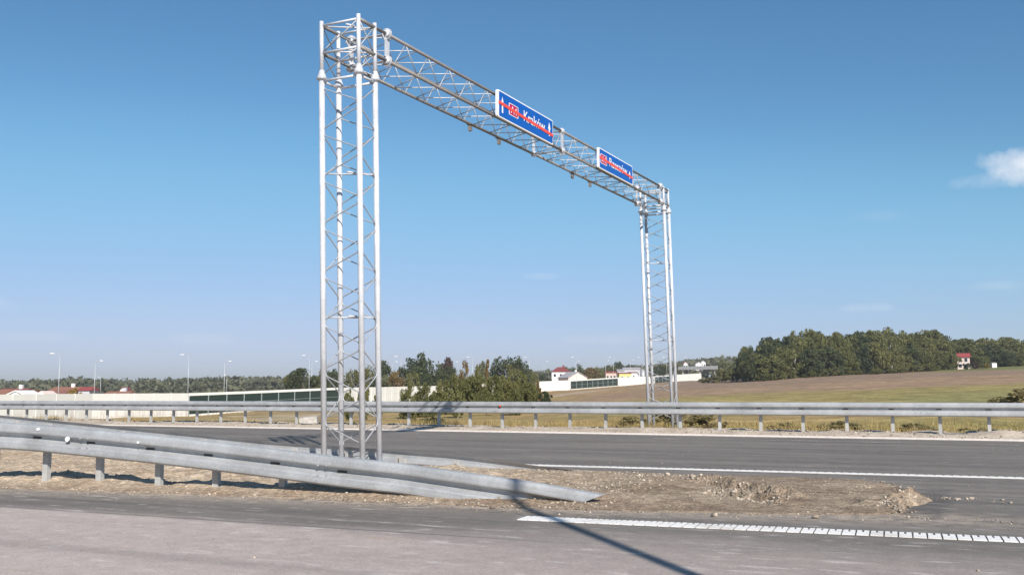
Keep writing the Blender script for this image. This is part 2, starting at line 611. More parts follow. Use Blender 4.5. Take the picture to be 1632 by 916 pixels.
# ------------------------------------------------------------------ terrain
_ctrl = []
for px, rows in {
    -900: [(60, -2.0), (130, -2.8), (300, -3.2), (900, -3.0)],
    0: [(60, -1.8), (100, -2.6), (130, -2.7), (170, -2.8), (300, -3.0), (900, -3.0)],
    300: [(60, -1.3), (100, -2.2), (170, -3.2), (300, -3.0), (900, -2.5)],
    500: [(60, -1.2), (100, -2.0), (200, -2.6), (300, -2.5), (900, -2.0)],
    650: [(50, -0.9), (90, -1.6), (255, -2.3), (400, -0.2), (900, 2.0)],
    800: [(50, -0.7), (90, -1.5), (200, -2.0), (330, -0.7), (600, 4.0), (1200, 8)],
    900: [(50, -0.6), (100, -0.8), (200, -0.5), (340, 0.0), (400, 0.4), (600, 6.0), (1200, 10)],
    1000: [(50, -0.5), (100, -0.35), (200, 0.0), (300, 1.0), (445, 2.2), (600, 6.0), (1200, 12)],
    1114: [(50, -0.5), (100, -0.2), (200, 0.6), (300, 2.0), (450, 4.0), (566, 5.2), (700, 7.0), (1200, 14)],
    1300: [(50, -0.45), (97, -0.3), (150, 0.35), (230, 2.1), (310, 4.4), (400, 6.0), (600, 9.0), (1200, 14)],
    1632: [(45, -0.4), (65, -0.2), (120, 1.4), (200, 3.6), (330, 6.4), (380, 8.8), (600, 12.0), (1200, 16)],
    2200: [(45, -0.4), (65, -0.1), (120, 1.5), (200, 3.8), (380, 9.0), (600, 12.0)],
}.items():
    for D, z in rows:
        p = bearing(px, D)
        _ctrl.append((p[0], p[1], z))
_ctrl = np.array(_ctrl)
_cxy = _ctrl[:, :2]


def _phi(a, b):
    d2 = ((a[:, None, :] - b[None, :, :]) ** 2).sum(-1)
    return np.sqrt(d2 + 12.0 ** 2)


_rbfA = np.zeros((len(_ctrl) + 3, len(_ctrl) + 3))
_rbfA[:-3, :-3] = _phi(_cxy, _cxy)
_P = np.c_[np.ones(len(_ctrl)), _cxy]
_rbfA[:-3, -3:] = _P
_rbfA[-3:, :-3] = _P.T
_rbfw = np.linalg.solve(_rbfA, np.r_[_ctrl[:, 2], 0, 0, 0])


def sstep(x, a, b):
    t = np.clip((x - a) / (b - a), 0, 1)
    return t * t * (3 - 2 * t)


def terrain_z(XY):
    XY = np.atleast_2d(np.asarray(XY, dtype=float))
    z = _phi(XY, _cxy) @ _rbfw[:-3] + np.c_[np.ones(len(XY)), XY] @ _rbfw[-3:]
    r = np.hypot(XY[:, 0], XY[:, 1])
    z = np.clip(z, -6, 30)
    z = z * (1 - sstep(r, 1300, 2500)) + 2.0 * sstep(r, 1300, 2500)
    b = sstep(XY[:, 1], 25.5, 36.0)
    return -0.09 * (1 - b) + z * b


def tz(xy):
    return float(terrain_z([xy])[0])


def vnoise(x, y, s=0):
    """cheap smooth value noise"""
    xi, yi = np.floor(x).astype(int), np.floor(y).astype(int)
    xf, yf = x - xi, y - yi

    def h(a, b):
        v = np.sin(a * 127.1 + b * 311.7 + s * 74.7) * 43758.5453
        return v - np.floor(v)
    u, v = xf * xf * (3 - 2 * xf), yf * yf * (3 - 2 * yf)
    return (h(xi, yi) * (1 - u) + h(xi + 1, yi) * u) * (1 - v) + (h(xi, yi + 1) * (1 - u) + h(xi + 1, yi + 1) * u) * v


def fbm(x, y, s=0, o=4):
    a, t = 0.5, 0
    for i in range(o):
        t = t + a * vnoise(x * 2 ** i, y * 2 ** i, s + i)
        a *= 0.5
    return t


# polar grid, fine in front of the camera
fine = np.linspace(-38, 40, 300)
az = np.r_[np.linspace(-180, -39, 36), fine, np.linspace(41, 179.9, 36)]
rad = np.r_[0.5, 6, 12, 18, np.geomspace(22, 700, 130), np.geomspace(760, 2600, 14)]
A, Rr = np.meshgrid(np.radians(az), rad, indexing='ij')
Xc, Yc = np.sin(A) * Rr, np.cos(A) * Rr
c_, s_ = math.cos(YAW), math.sin(YAW)
GX, GY = c_ * Xc - s_ * Yc, s_ * Xc + c_ * Yc
GZ = np.concatenate([terrain_z(np.c_[a, b]) for a, b in zip(GX, GY)]).reshape(GX.shape)
GZ += (fbm(GX * 0.25, GY * 0.25, 3) - 0.5) * 0.35 * sstep(GY, 27, 40)
nA, nR = GX.shape
idx = np.arange(nA * nR).reshape(nA, nR)
F = []
i2 = np.r_[np.arange(nA), 0]
q = np.stack([idx[i2[:-1]][:, :-1], idx[i2[1:]][:, :-1], idx[i2[1:]][:, 1:], idx[i2[:-1]][:, 1:]], -1).reshape(-1, 4)
q = q[:, ::-1]
me = mesh_np('terrain', np.c_[GX.ravel(), GY.ravel(), GZ.ravel()], q, True)
# what grows or lies where
D_ = Yc.ravel()
PXv = np.where(D_ > 1, 816 + 1600 * Xc.ravel() / np.maximum(D_, 1), 816)
n_ = fbm(GX.ravel() * 0.05, GY.ravel() * 0.05, 11)
n2_ = fbm(GX.ravel() * 0.35, GY.ravel() * 0.35, 5)


def lerp(a, b, t):
    return a + (np.asarray(b) - a) * t[:, None]


cover = np.tile(np.array([0.33, 0.235, 0.105]), (len(D_), 1))
cover = lerp(cover, (0.25, 0.21, 0.082), sstep(n_, 0.42, 0.58))
right = sstep(PXv, 960, 1080)
cover = lerp(cover, (0.285, 0.225, 0.09), right * sstep(D_, 60, 100))
cover = lerp(cover, (0.235, 0.21, 0.083), right * sstep(PXv, 1340, 1480) * sstep(D_, 55, 75) * (1 - sstep(D_, 95, 125)))
bound = 158 + (n_ - 0.5) * 45 - 20 * sstep(PXv, 1300, 1650)
plough = sstep(PXv, 880, 960) * sstep(D_ - bound, -9, 9)
cover = lerp(cover, (0.305, 0.205, 0.128), plough)
cover = lerp(cover, (0.25, 0.175, 0.122), plough * sstep(D_ - bound, 45, 90) * 0.8)
cover = lerp(cover, (0.165, 0.165, 0.06), sstep(PXv, 1440, 1500) * sstep(D_, 330, 352))
# sandy embankment in front of the noise wall
sand = (1 - sstep(PXv, 940, 1120)) * sstep(PXv, 700, 860) * sstep(D_, 215, 250)
cover = lerp(cover, (0.34, 0.225, 0.115), sand)
track = np.exp(-((D_ - (245 + (PXv - 880) * 0.75)) / 13) ** 2) * sstep(PXv, 840, 900) * (1 - sstep(PXv, 1040, 1100))
cover = lerp(cover, (0.42, 0.34, 0.25), track)
left = 1 - sstep(PXv, 520, 640)
cover = lerp(cover, (0.30, 0.215, 0.115), left * sstep(n2_, 0.40, 0.56) * sstep(D_, 34, 45) * 0.85)
cover = lerp(cover, (0.40, 0.31, 0.20), left * sstep(n_, 0.5, 0.62) * sstep(D_, 36, 60) * 0.8)
att = me.color_attributes.new('cover', 'FLOAT_COLOR', 'POINT')
att.data.foreach_set('color', np.c_[cover, np.ones(len(cover))].astype(np.float32).ravel())
ground = link('ground', me, None, M_TERR)
tag(ground, 'rolling dry meadow and ploughed field beyond the road', None, None, 'structure')

# ------------------------------------------------------------------ carriageway and verge
mb = MB()
xs = np.r_[np.linspace(-120, -40, 9), np.linspace(-38, 16, 28), np.linspace(20, 80, 7)]
ys = np.r_[-25, np.linspace(-10, 22.9, 30)]
V = [(x, y, 0.0) for x in xs for y in ys]
ny = len(ys)
Fq = [(i * ny + j, (i + 1) * ny + j, (i + 1) * ny + j + 1, i * ny + j + 1) for i in range(len(xs) - 1) for j in range(ny - 1)]
road = link('road', mesh_np('road', V, Fq), None, M_ASPH)
tag(road, 'grey asphalt carriageways either side of the unpaved gore', None, None, 'structure')

xs = np.arange(-70, 22, 0.13)
ys = np.r_[22.75, 22.95, 23.2, np.linspace(23.45, 25.6, 20), 26.2]
VX, VY = np.meshgrid(xs, ys, indexing='ij')
bumpy = fbm(VX * 1.6, VY * 1.6, 21) - 0.32
heap = 0.15 * sstep(fbm(VX * 0.45, VY * 0.9, 33), 0.42, 0.72) * sstep(VX, -11, -4) + 0.07
prof = sstep(VY, 23.5, 24.1) * (1 - sstep(VY, 25.2, 26.2))
VZ = 0.012 + prof * (heap * np.clip(bumpy * 2.2, 0, 2) + 0.03) + (fbm(VX * 6, VY * 6, 8) - 0.5) * 0.03 * prof
VZ = np.where(VY < 22.9, -0.03, VZ)
VZ = np.where(VY > 26, -0.25, VZ)
nx, ny = VX.shape
idx = np.arange(nx * ny).reshape(nx, ny)
q = np.stack([idx[:-1, :-1], idx[1:, :-1], idx[1:, 1:], idx[:-1, 1:]], -1).reshape(-1, 4)
verge = link('verge', mesh_np('verge', np.c_[VX.ravel(), VY.ravel(), VZ.ravel()], q, True), None, M_VERGE)
tag(verge, 'strip of pale sand and gravel under the far guardrail', None, None, 'structure')

# ------------------------------------------------------------------ gore: mound of gravelly earth between the two rails
NE = np.array([(-40, 3.4), (-20, 6.35), (-10.34, 7.763), (-7.86, 8.127), (-5.92, 8.342), (-4.12, 8.5), (-3.145, 8.67), (-2.09, 8.95), (-0.94, 9.33), (-0.84, 9.42)])
FE = np.array([(-40, 14.4), (-20, 13.35), (-6, 12.75), (-5, 12.72), (-3.7, 12.6), (-2.4, 12.78), (-1.6, 12.72), (-1.15, 12.3), (-0.95, 11.6), (-0.84, 11.35)])
RUTS = [((-3.40, 11.3), (-2.06, 10.14), 0.17), ((-2.95, 10.4), (-2.0, 9.6), 0.10), ((-1.85, 12.0), (-1.06, 11.3), 0.07), ((-1.55, 10.15), (-1.26, 9.85), 0.07)]


NRX, NRY = np.array([-40, -10.7, -3.5]), np.array([3.5, 8.0, 8.96])


def near_edge(x):
    return np.interp(x, NE[:, 0], NE[:, 1])


def far_edge(x):
    return np.interp(x, FE[:, 0], FE[:, 1])


def gore_z(x, y):
    a, b = near_edge(x), far_edge(x)
    a = a + (fbm(x * 2.2, x * 0 + 3.3, 2) - 0.5) * 0.22
    m = np.clip((y - a), 0, None)
    k = np.clip((b - y), 0, None)
    w = sstep(m, 0.0, 0.75) * sstep(k, 0.1, 1.5)
    base = np.interp(x, [-40, -12, -8, -5.5, -3.6, -2.6, -0.8], [0.05, 0.05, 0.05, 0.085, 0.075, 0.008, 0.008])
    nr = np.interp(x, NRX, NRY)
    base = base + np.exp(-((y - nr) / 0.55) ** 2) * np.interp(x, [-40, -6.5, -5, -3.6], [0.05, 0.045, 0.02, 0.0])
    n = fbm(x * 1.5, y * 1.5, 1) - 0.47
    n2 = fbm(x * 6, y * 6, 4) - 0.47
    rough = np.interp(x, [-40, -5, -3, -0.8], [0.9, 0.85, 0.13, 0.12])
    z = 0.008 + w * (base + n * 0.16 * rough + n2 * 0.075 * rough)
    # ruts and ridges left by wheels
    for (x0, y0), (x1, y1), dz in RUTS:
        L = math.hypot(x1 - x0, y1 - y0)
        ux, uy = (x1 - x0) / L, (y1 - y0) / L
        s = (x - x0) * ux + (y - y0) * uy
        d = (x - x0) * -uy + (y - y0) * ux + (fbm(s * 1.4, s * 0 + dz * 40, 6) - 0.5) * 0.5
        e = sstep(s, -0.2, 0.3) * (1 - sstep(s, L - 0.3, L + 0.2))
        z = z + e * w * dz * (np.exp(-((d - 0.16) / 0.09) ** 2) * 0.55 - np.exp(-(d / 0.10) ** 2) * 0.35)
    # broken ridge where the dig ends
    d = x + 1.0 + 0.08 * np.sin(y * 5.1) + (fbm(y * 2.1, y * 0, 9) - 0.5) * 0.4
    z = z + np.exp(-(d / 0.10) ** 2) * 0.085 * sstep(m, 0.0, 0.1) * sstep(k, 0.0, 0.2) * (0.6 + n2 * 2.5)
    return z


xs = np.r_[np.arange(-40, -14, 0.2), np.arange(-14, -0.78, 0.028)]
vs = np.linspace(0, 1, 110)
GXm = np.repeat(xs[:, None], len(vs), 1)
GYm = near_edge(GXm) * (1 - vs[None]) + far_edge(GXm) * vs[None]
_e = sstep(GXm, -2.2, -0.85)
GXm = GXm + _e * ((fbm(GYm * 2.3, GXm * 0 + 1.7, 41) - 0.47) * 0.34 + (fbm(GYm * 9, GXm * 0 + 1.7, 43) - 0.47) * 0.16 - 0.22 * np.abs(2 * vs[None] - 1) ** 3)
GZm = np.maximum(gore_z(GXm, GYm), 0.006)
GZm[:, 0] = -0.01
GZm[:, -1] = -0.01
GZm[-1, :] = -0.01
nx, ny = GXm.shape
idx = np.arange(nx * ny).reshape(nx, ny)
q = np.stack([idx[:-1, :-1], idx[1:, :-1], idx[1:, 1:], idx[:-1, 1:]], -1).reshape(-1, 4)
gore = link('gore_ground', mesh_np('gore_ground', np.c_[GXm.ravel(), GYm.ravel(), GZm.ravel()], q, True), None, M_DIRT)
tag(gore, 'mound of bare gravelly earth between the two guardrail ends', None, None, 'structure')


def rock(r, seed):
    rg = np.random.default_rng(seed)
    t = (1 + 5 ** 0.5) / 2
    v = np.array([(-1, t, 0), (1, t, 0), (-1, -t, 0), (1, -t, 0), (0, -1, t), (0, 1, t), (0, -1, -t), (0, 1, -t), (t, 0, -1), (t, 0, 1), (-t, 0, -1), (-t, 0, 1)]) / 1.9
    v = v * (0.75 + 0.5 * rg.random((12, 1))) * np.array([1, 0.65 + 0.4 * rg.random(), 0.5 + 0.35 * rg.random()]) * r
    f = [(0, 11, 5), (0, 5, 1), (0, 1, 7), (0, 7, 10), (0, 10, 11), (1, 5, 9), (5, 11, 4), (11, 10, 2), (10, 7, 6), (7, 1, 8), (3, 9, 4), (3, 4, 2), (3, 2, 6), (3, 6, 8), (3, 8, 9), (4, 9, 5), (2, 4, 11), (6, 2, 10), (8, 6, 7), (9, 8, 1)]
    return v, np.array(f)


def rot_z(v, a):
    c, s = math.cos(a), math.sin(a)
    return np.c_[v[:, 0] * c - v[:, 1] * s, v[:, 0] * s + v[:, 1] * c, v[:, 2]]


def gravel(name, pts, label):
    VV, FF, o = [], [], 0
    for i, (x, y, z, r) in enumerate(pts):
        v, f = rock(r, i % 97)
        v = rot_z(v, i * 2.4) + np.array([x, y, z + r * 0.12])
        VV.append(v)
        FF.append(f + o)
        o += 12
    ob = link(name, mesh_np(name, np.concatenate(VV), np.concatenate(FF)), None, M_STONE)
    return tag(ob, label, None, None, 'stuff')


pts = []
for i in range(9000):
    u = rng.random()
    x = -14 + 10.6 * u ** 0.8 if i % 5 else -4.5 + 3.7 * rng.random()
    y = near_edge(x) + (far_edge(x) - near_edge(x)) * rng.random() ** (1.35)
    dens = fbm(np.array([x * 1.1]), np.array([y * 1.1]), 14)[0]
    if x > -3.4 and dens < 0.52 and rng.random() < 0.93:
        continue
    r = 0.004 + 0.014 * rng.random() ** 4 * (1.2 if x < -3.2 else 0.8)
    pts.append((x, y, max(float(gore_z(np.array([x]), np.array([y]))[0]), 0.006), r))
for i in range(240):                                   # grit on the ridge and thrown on to the asphalt
    y = 9.45 + 2.0 * rng.random()
    x = -1.0 - 0.08 * math.sin(y * 5.1) + rng.normal(0, 0.07)
    pts.append((x, y, max(float(gore_z(np.array([x]), np.array([y]))[0]), 0.004), 0.006 + 0.016 * rng.random() ** 2))
for (x0, y0), (x1, y1), dz in RUTS[:2]:
    for i in range(170):
        t = rng.random()
        x, y = x0 + (x1 - x0) * t + rng.normal(0, 0.06), y0 + (y1 - y0) * t + 0.1 + rng.normal(0, 0.07)
        pts.append((x, y, max(float(gore_z(np.array([x]), np.array([y]))[0]), 0.004), 0.006 + 0.022 * rng.random() ** 3))
for i in range(60):
    x = -0.85 + rng.exponential(0.28)
    y = 10.85 + 0.08 * math.sin(x * 9) + rng.normal(0, 0.05 + 0.12 * max(x + 0.8, 0))
    pts.append((x, y, 0.004, 0.006 + 0.014 * rng.random() ** 2))
for i in range(600):
    x = -13 + 14 * rng.random()
    y = near_edge(min(x, -0.9)) - abs(rng.normal(0, 0.22))
    pts.append((x, y, 0.003, 0.004 + 0.010 * rng.random() ** 3))
for i in range(260):
    x, y = -6 + 14 * rng.random(), 5 + 16 * rng.random()
    pts.append((x, y, 0.003, 0.005 + 0.008 * rng.random() ** 3))
gravel('gravel', pts, 'loose crushed stone strewn over the gore and its edges')
pts = []
for i in range(3200):
    x, y = -36 + 42 * rng.random() ** 0.8, 23.4 + 2.0 * rng.random()
    j, k = int(np.clip((x + 70) / 0.13, 0, VX.shape[0] - 1)), int(np.argmin(np.abs(ys[:1] - y)) if False else 0)
    zz = float(np.interp(y, VY[j], VZ[j]))
    pts.append((x, y, zz, 0.010 + 0.03 * rng.random() ** 3))
gravel('verge_gravel', pts, 'loose stones on the far verge')
# a few stones large enough to pick out on the near asphalt and along the ruts
for k, (x, y, r, lb) in enumerate([
        (-3.72, 11.62, 0.045, 'pale stone at the head of the wheel ruts'), (-3.35, 11.4, 0.042, 'squarish stone lying in the wheel rut'),
        (-2.05, 10.62, 0.045, 'pale clod at the low end of the ridge between the ruts'), (-2.35, 8.62, 0.032, 'small stone on the asphalt between the dirt and the toothed line'),
        (-1.55, 8.86, 0.034, 'stone alone on the black asphalt near the right end of the dirt'), (-4.35, 8.35, 0.03, 'stone fallen on the asphalt beside the buried rail end'),
        (-1.05, 10.75, 0.026, 'stone on the crest of the broken dirt ridge'), (-0.42, 10.98, 0.03, 'stone thrown on the asphalt beyond the dirt ridge')]):
    v, f = rock(r, 200 + k)
    o = link('stone', mesh_np('stone', v, f), None, M_STONE)
    o.location = (x, y, max(float(gore_z(np.array([x]), np.array([y]))[0]) if x < -0.9 else 0, 0.0) + r * 0.25)
    tag(o, lb, 'stone', 'stones big enough to pick out')


# ------------------------------------------------------------------ toothed edge lines
def toothed_line(name, p0, p1, width, tooth, label):
    p0, p1 = np.array(p0, float), np.array(p1, float)
    L = np.linalg.norm(p1 - p0)
    u = (p1 - p0) / L
    w = np.array([-u[1], u[0]])
    root = bpy.data.objects.new(name, None)
    COL.objects.link(root)
    root.location = (p0[0], p0[1], 0)
    root.rotation_euler = (0, 0, math.atan2(u[1], u[0]))
    tag(root, label, None, None, 'structure')
    vars_ = []
    for k in range(6):
        rg = random.Random(k + 5)
        a = [rg.uniform(-0.006, 0.006) for _ in range(12)]
        h = width / 2
        if tooth:       # a U-shaped tooth
            poly = [(0.0 + a[0] * .5, 0.004), (0.089, a[1]), (0.088, width + a[2]), (0.053, width + a[3]), (0.052, width * .62 + a[4]), (0.037, width * .62 + a[5]), (0.036, width + a[6]), (0.003, width + a[7])]
        else:
            poly = [(0.0, 0.004), (0.0995, a[2]), (0.0995, width * 0.75 + a[3]), (0.078, width * 0.8), (0.076, width + a[4]), (0.012, width + a[6]), (0.002, h)]
        m_ = MB()
        m_.prism(poly, (0, -h, 0.002), (1, 0, 0), (0, 1, 0), (0, 0, 1), 0.007)
        me_ = m_.mesh('marking_block')
        me_.materials.append(M_PAINT)
        vars_.append(me_)
    n = int(L / 0.1)
    for i in range(n):
        o = link('marking_block', random.choice(vars_), root)
        o.location = (i * 0.1, random.uniform(-0.006, 0.006), 0)
    return root


toothed_line('edge_line', (-3.80, 7.835), (7.2, 8.93), 0.25, True, 'near toothed white edge line running from the gore to the right')
toothed_line('edge_line', (-9.0, 13.06), (5.0, 14.05), 0.20, False, 'thin white edge line along the far side of the dirt patch')
M_DASH = flat('worn_paint', (0.36, 0.33, 0.30), 0.8, 0.3, 14)
# short worn dashes on the far carriageway
for x, y in [(-13.9, 21.6), (-10.3, 21.3), (-7.1, 21.2), (-4.2, 21.5), (-2.6, 21.4), (-0.5, 21.3)]:
    mb = MB().box(x, x + 0.55, y, y + 0.06, 0.003, 0.0055)
    o = mb.build('paint_dash', M_DASH)
    tag(o, 'short worn dash of pale paint near the far edge of the road', None, 'worn dashes on the far carriageway', 'structure')


# ------------------------------------------------------------------ guardrails
def profile(back=0.006):
    half = [(0.030, 0.0), (0.066, -0.010), (0.080, -0.024), (0.083, -0.045), (0.083, -0.090), (0.079, -0.106), (0.012, -0.138), (0.004, -0.148)]
    pts_ = half + [(d, -0.310 - z) for d, z in reversed(half)]
    return pts_ + [(d - back, z) for d, z in reversed(pts_)]


PROF = profile()


def rail_panel(path, nrm, out, cut=0.0):
    """path: list of (x, y, ztop); nrm: plan vector towards the traffic"""
    V, F_ = [], []
    k = len(PROF)
    for (x, y, z), nv in zip(path, nrm):
        for d, dz in PROF:
            V.append((x + nv[0] * (d + out), y + nv[1] * (d + out), z + dz))
    if cut:                                     # the end plate is cut on the slant, the top edge reaching farthest
        e_ = Vector((path[-1][0] - path[-2][0], path[-1][1] - path[-2][1], path[-1][2] - path[-2][2])).normalized()
        for j, (d, dz) in enumerate(PROF):
            v_ = Vector(V[-k + j]) + e_ * dz * cut
            V[-k + j] = tuple(v_)
    for i in range(len(path) - 1):
        F_ += [(i * k + j, i * k + (j + 1) % k, (i + 1) * k + (j + 1) % k, (i + 1) * k + j) for j in range(k)]
    m_ = MB().add(V, F_ + [tuple(range(k)), tuple(range((len(path) - 1) * k, len(path) * k))[::-1]])
    return m_


def post_mesh():
    m_ = MB()
    t = 0.006
    m_.box(-0.036, 0.036, 0.0, t, 0, 1)             # web
    m_.box(-0.036, -0.036 + t, -0.055, -0.0005, 0, 1)    # flanges
    m_.box(0.036 - t, 0.036, -0.055, -0.0005, 0, 1)
    m_.box(-0.036 + t + 0.0005, -0.020, -0.055, -0.055 + t, 0, 1)
    m_.box(0.020, 0.036 - t - 0.0005, -0.055, -0.055 + t, 0, 1)
    me_ = m_.mesh('post')
    me_.materials.append(M_POST)
    return me_


def guardrail(name, pts_, side, posts, label, ground_fn, panel=4.0, marks=(), cut_end=False):
    P_ = np.array(pts_, float)
    seg = np.hypot(np.diff(P_[:, 0]), np.diff(P_[:, 1]))
    S = np.r_[0, np.cumsum(seg)]

    def at_s(s):
        x, y, z = (np.interp(s, S, P_[:, k]) for k in range(3))
        e = 0.4
        dx = np.interp(s + e, S, P_[:, 0]) - np.interp(s - e, S, P_[:, 0])
        dy = np.interp(s + e, S, P_[:, 1]) - np.interp(s - e, S, P_[:, 1])
        L_ = math.hypot(dx, dy)
        return (x, y, z), (-dy / L_ * side, dx / L_ * side), (dx / L_, dy / L_)
    root = empty(name, (P_[0, 0], P_[0, 1], 0), label, 'guardrail')
    off = Matrix.Translation((-P_[0, 0], -P_[0, 1], 0))
    n = max(1, round(S[-1] / panel))
    for i in range(n):
        s0, s1 = S[-1] * i / n, min(S[-1], S[-1] * (i + 1) / n + (0.16 if i < n - 1 else 0))
        ss = np.linspace(s0, s1, 14)
        if i == n - 1 and cut_end:
            ss = np.r_[np.linspace(s0, s1 - 0.65, 12), s1]
        rows = [at_s(s) for s in ss]
        m_ = rail_panel([r[0] for r in rows], [r[1] for r in rows], 0.003 * (i % 2), 1.9 if i == n - 1 and cut_end else 0.0)
        o = m_.build('rail_panel', M_RAIL, root, False)
        o.matrix_local = off
        # bolts at the lap
        if i:
            (x, y, z), nv, tv = at_s(s0 + 0.08)
            b = MB()
            for du in (-0.05, 0.05):
                for dz, dn in ((-0.055, 0.07), (-0.105, 0.075), (-0.205, 0.075), (-0.255, 0.07)):
                    c = Vector((x + tv[0] * du + nv[0] * dn, y + tv[1] * du + nv[1] * dn, z + dz))
                    b.tube(c, c + Vector((nv[0], nv[1], 0)) * 0.019, 0.010, 6)
            o = b.build('lap_bolts', M_RAIL, root)
            o['kind'] = 'stuff'
            o.matrix_local = off
    for s in posts:
        (x, y, z), nv, tv = at_s(s)
        gz = ground_fn(x, y) - 0.12
        top = z - 0.045
        if top - gz < 0.14:
            continue
        o = link('post', POST, root)
        a = math.atan2(nv[1], nv[0]) - math.pi / 2
        o.location = (x - nv[0] * 0.13 - P_[0, 0], y - nv[1] * 0.13 - P_[0, 1], gz)
        o.rotation_euler = (random.uniform(-.012, .012), random.uniform(-.012, .012), a)
        o.scale = (1, 1, top - gz)
        b = MB()
        c = Vector((x, y, z - 0.155))
        n3, t3 = Vector((nv[0], nv[1], 0)), Vector((tv[0], tv[1], 0))
        b.prism([(-0.035, -0.06), (0.035, -0.06), (0.035, 0.06), (-0.035, 0.06)], c - n3 * 0.122, t3, (0, 0, 1), n3, 0.115)
        o = b.build('spacer', M_POST, root)
        o.matrix_local = off
        b = MB().prism([(-0.055, -0.011), (0.055, -0.011), (0.055, 0.011), (-0.055, 0.011)], c + n3 * 0.006, t3, (0, 0, 1), n3, 0.010)
        o = b.build('bolt_slot', M_SLOT, root)
        o.matrix_local = off
    for s, dz, r, mt in marks:
        (x, y, z), nv, tv = at_s(s)
        c = Vector((x, y, z + dz)) + Vector((nv[0], nv[1], 0)) * 0.080
        b = MB().tube(c, c + Vector((nv[0], nv[1], 0)) * 0.016, r, 12)
        o = b.build('reflector', mt, root)
        o.matrix_local = off
    return root


POST = post_mesh()


def gz_gore(x, y):
    return max(float(gore_z(np.array([x]), np.array([y]))[0]), 0.0)


def cw(x, y):
    w = cam2w((x, y, 0))
    return (w[0], w[1])


# far guardrail along the outer edge
guardrail('guardrail', [(-62, 24.43, 0.75), (14, 24.43, 0.75)], -1, [0.5 + k for k in range(75)],
          'long straight galvanised guardrail along the far verge of the road', lambda x, y: 0.03, 4.0,
          [(49.55, -0.12, 0.028, M_REFLR)])
# near guardrail, dipping into the gravel at its end
near_pts = [(-25, 18.37, .75), (-14, 14.63, .75), (-8.0, 12.59, .75), (-6.04, 11.92, .736), (-5.5, 11.74, .715), (-4.79, 11.5, .667), (-4.01, 11.23, .612), (-3.31, 11.0, .556),
            (-2.53, 10.73, .487), (-1.66, 10.43, .405), (-1.12, 10.25, .365), (-.51, 10.04, .295), (.05, 9.85, .232), (.49, 9.70, .176), (.87, 9.575, .115)]
near_w = [cw(x, y) + (z,) for x, y, z in near_pts]
lens = np.r_[0, np.cumsum([math.hypot(b[0] - a[0], b[1] - a[1]) for a, b in zip(near_w, near_w[1:])])]


def near_s(xc):
    return float(np.interp(xc, [p[0] for p in near_pts], lens))


guardrail('guardrail', near_w, -1, [near_s(v) for v in (-10.9, -10.1, -9.3, -8.5, -7.7, -6.95, -6.22, -5.50, -4.77, -4.00, -3.29, -2.5, -1.75)],
          'near galvanised guardrail whose tapered end sinks into the gravel', gz_gore, 3.2,
          [(near_s(-5.02), -0.13, 0.027, M_REFL), (near_s(-5.98), -0.050, 0.018, M_REFL), (near_s(-5.42), -0.050, 0.016, M_REFL), (near_s(-4.10), -0.09, 0.012, M_REFL)], True)
# inner guardrail facing the far carriageway
inner = [(-50, 15.0, .75), (-24, 13.43, .75), (-19.5, 13.16, .72), (-14.55, 12.863, .477), (-10.5, 12.62, .268), (-8.62, 12.507, .218), (-7.98, 12.469, .190), (-7.1, 12.416, .160), (-6.04, 12.353, .081), (-5.0, 12.291, 0.0)]
inner = [(x, y, z + 0.012) for x, y, z in inner]
guardrail('guardrail', inner, 1, [30.4 + 0.98 * k for k in range(14)],
          'low galvanised guardrail seen from behind beyond the foot of the gantry', gz_gore, 4.0)

# ------------------------------------------------------------------ gantry
TX, TY0, TY1 = -8.471, 11.931, 26.195
HW, HL = 0.330, 0.207
LEAN = (-0.018, -0.0089)
Z_TOP, Z_BOT = 6.455, 6.035


def ln(x, y, z):
    return (x + LEAN[0] * z, y + LEAN[1] * z, z)


def loc(p):                                    # gantry space: origin at the foot of the near tower
    return (p[0] - TX, p[1] - TY0, p[2])


gantry = empty('sign_gantry', (TX, TY0, 0), 'tall galvanised lattice gantry of tubes spanning the far carriageway', 'gantry')


def gpart(name, m_, smooth=True, mat=None):
    m_.v = [loc(p) for p in m_.v]
    return m_.build(name, mat or M_GALV, gantry, smooth)


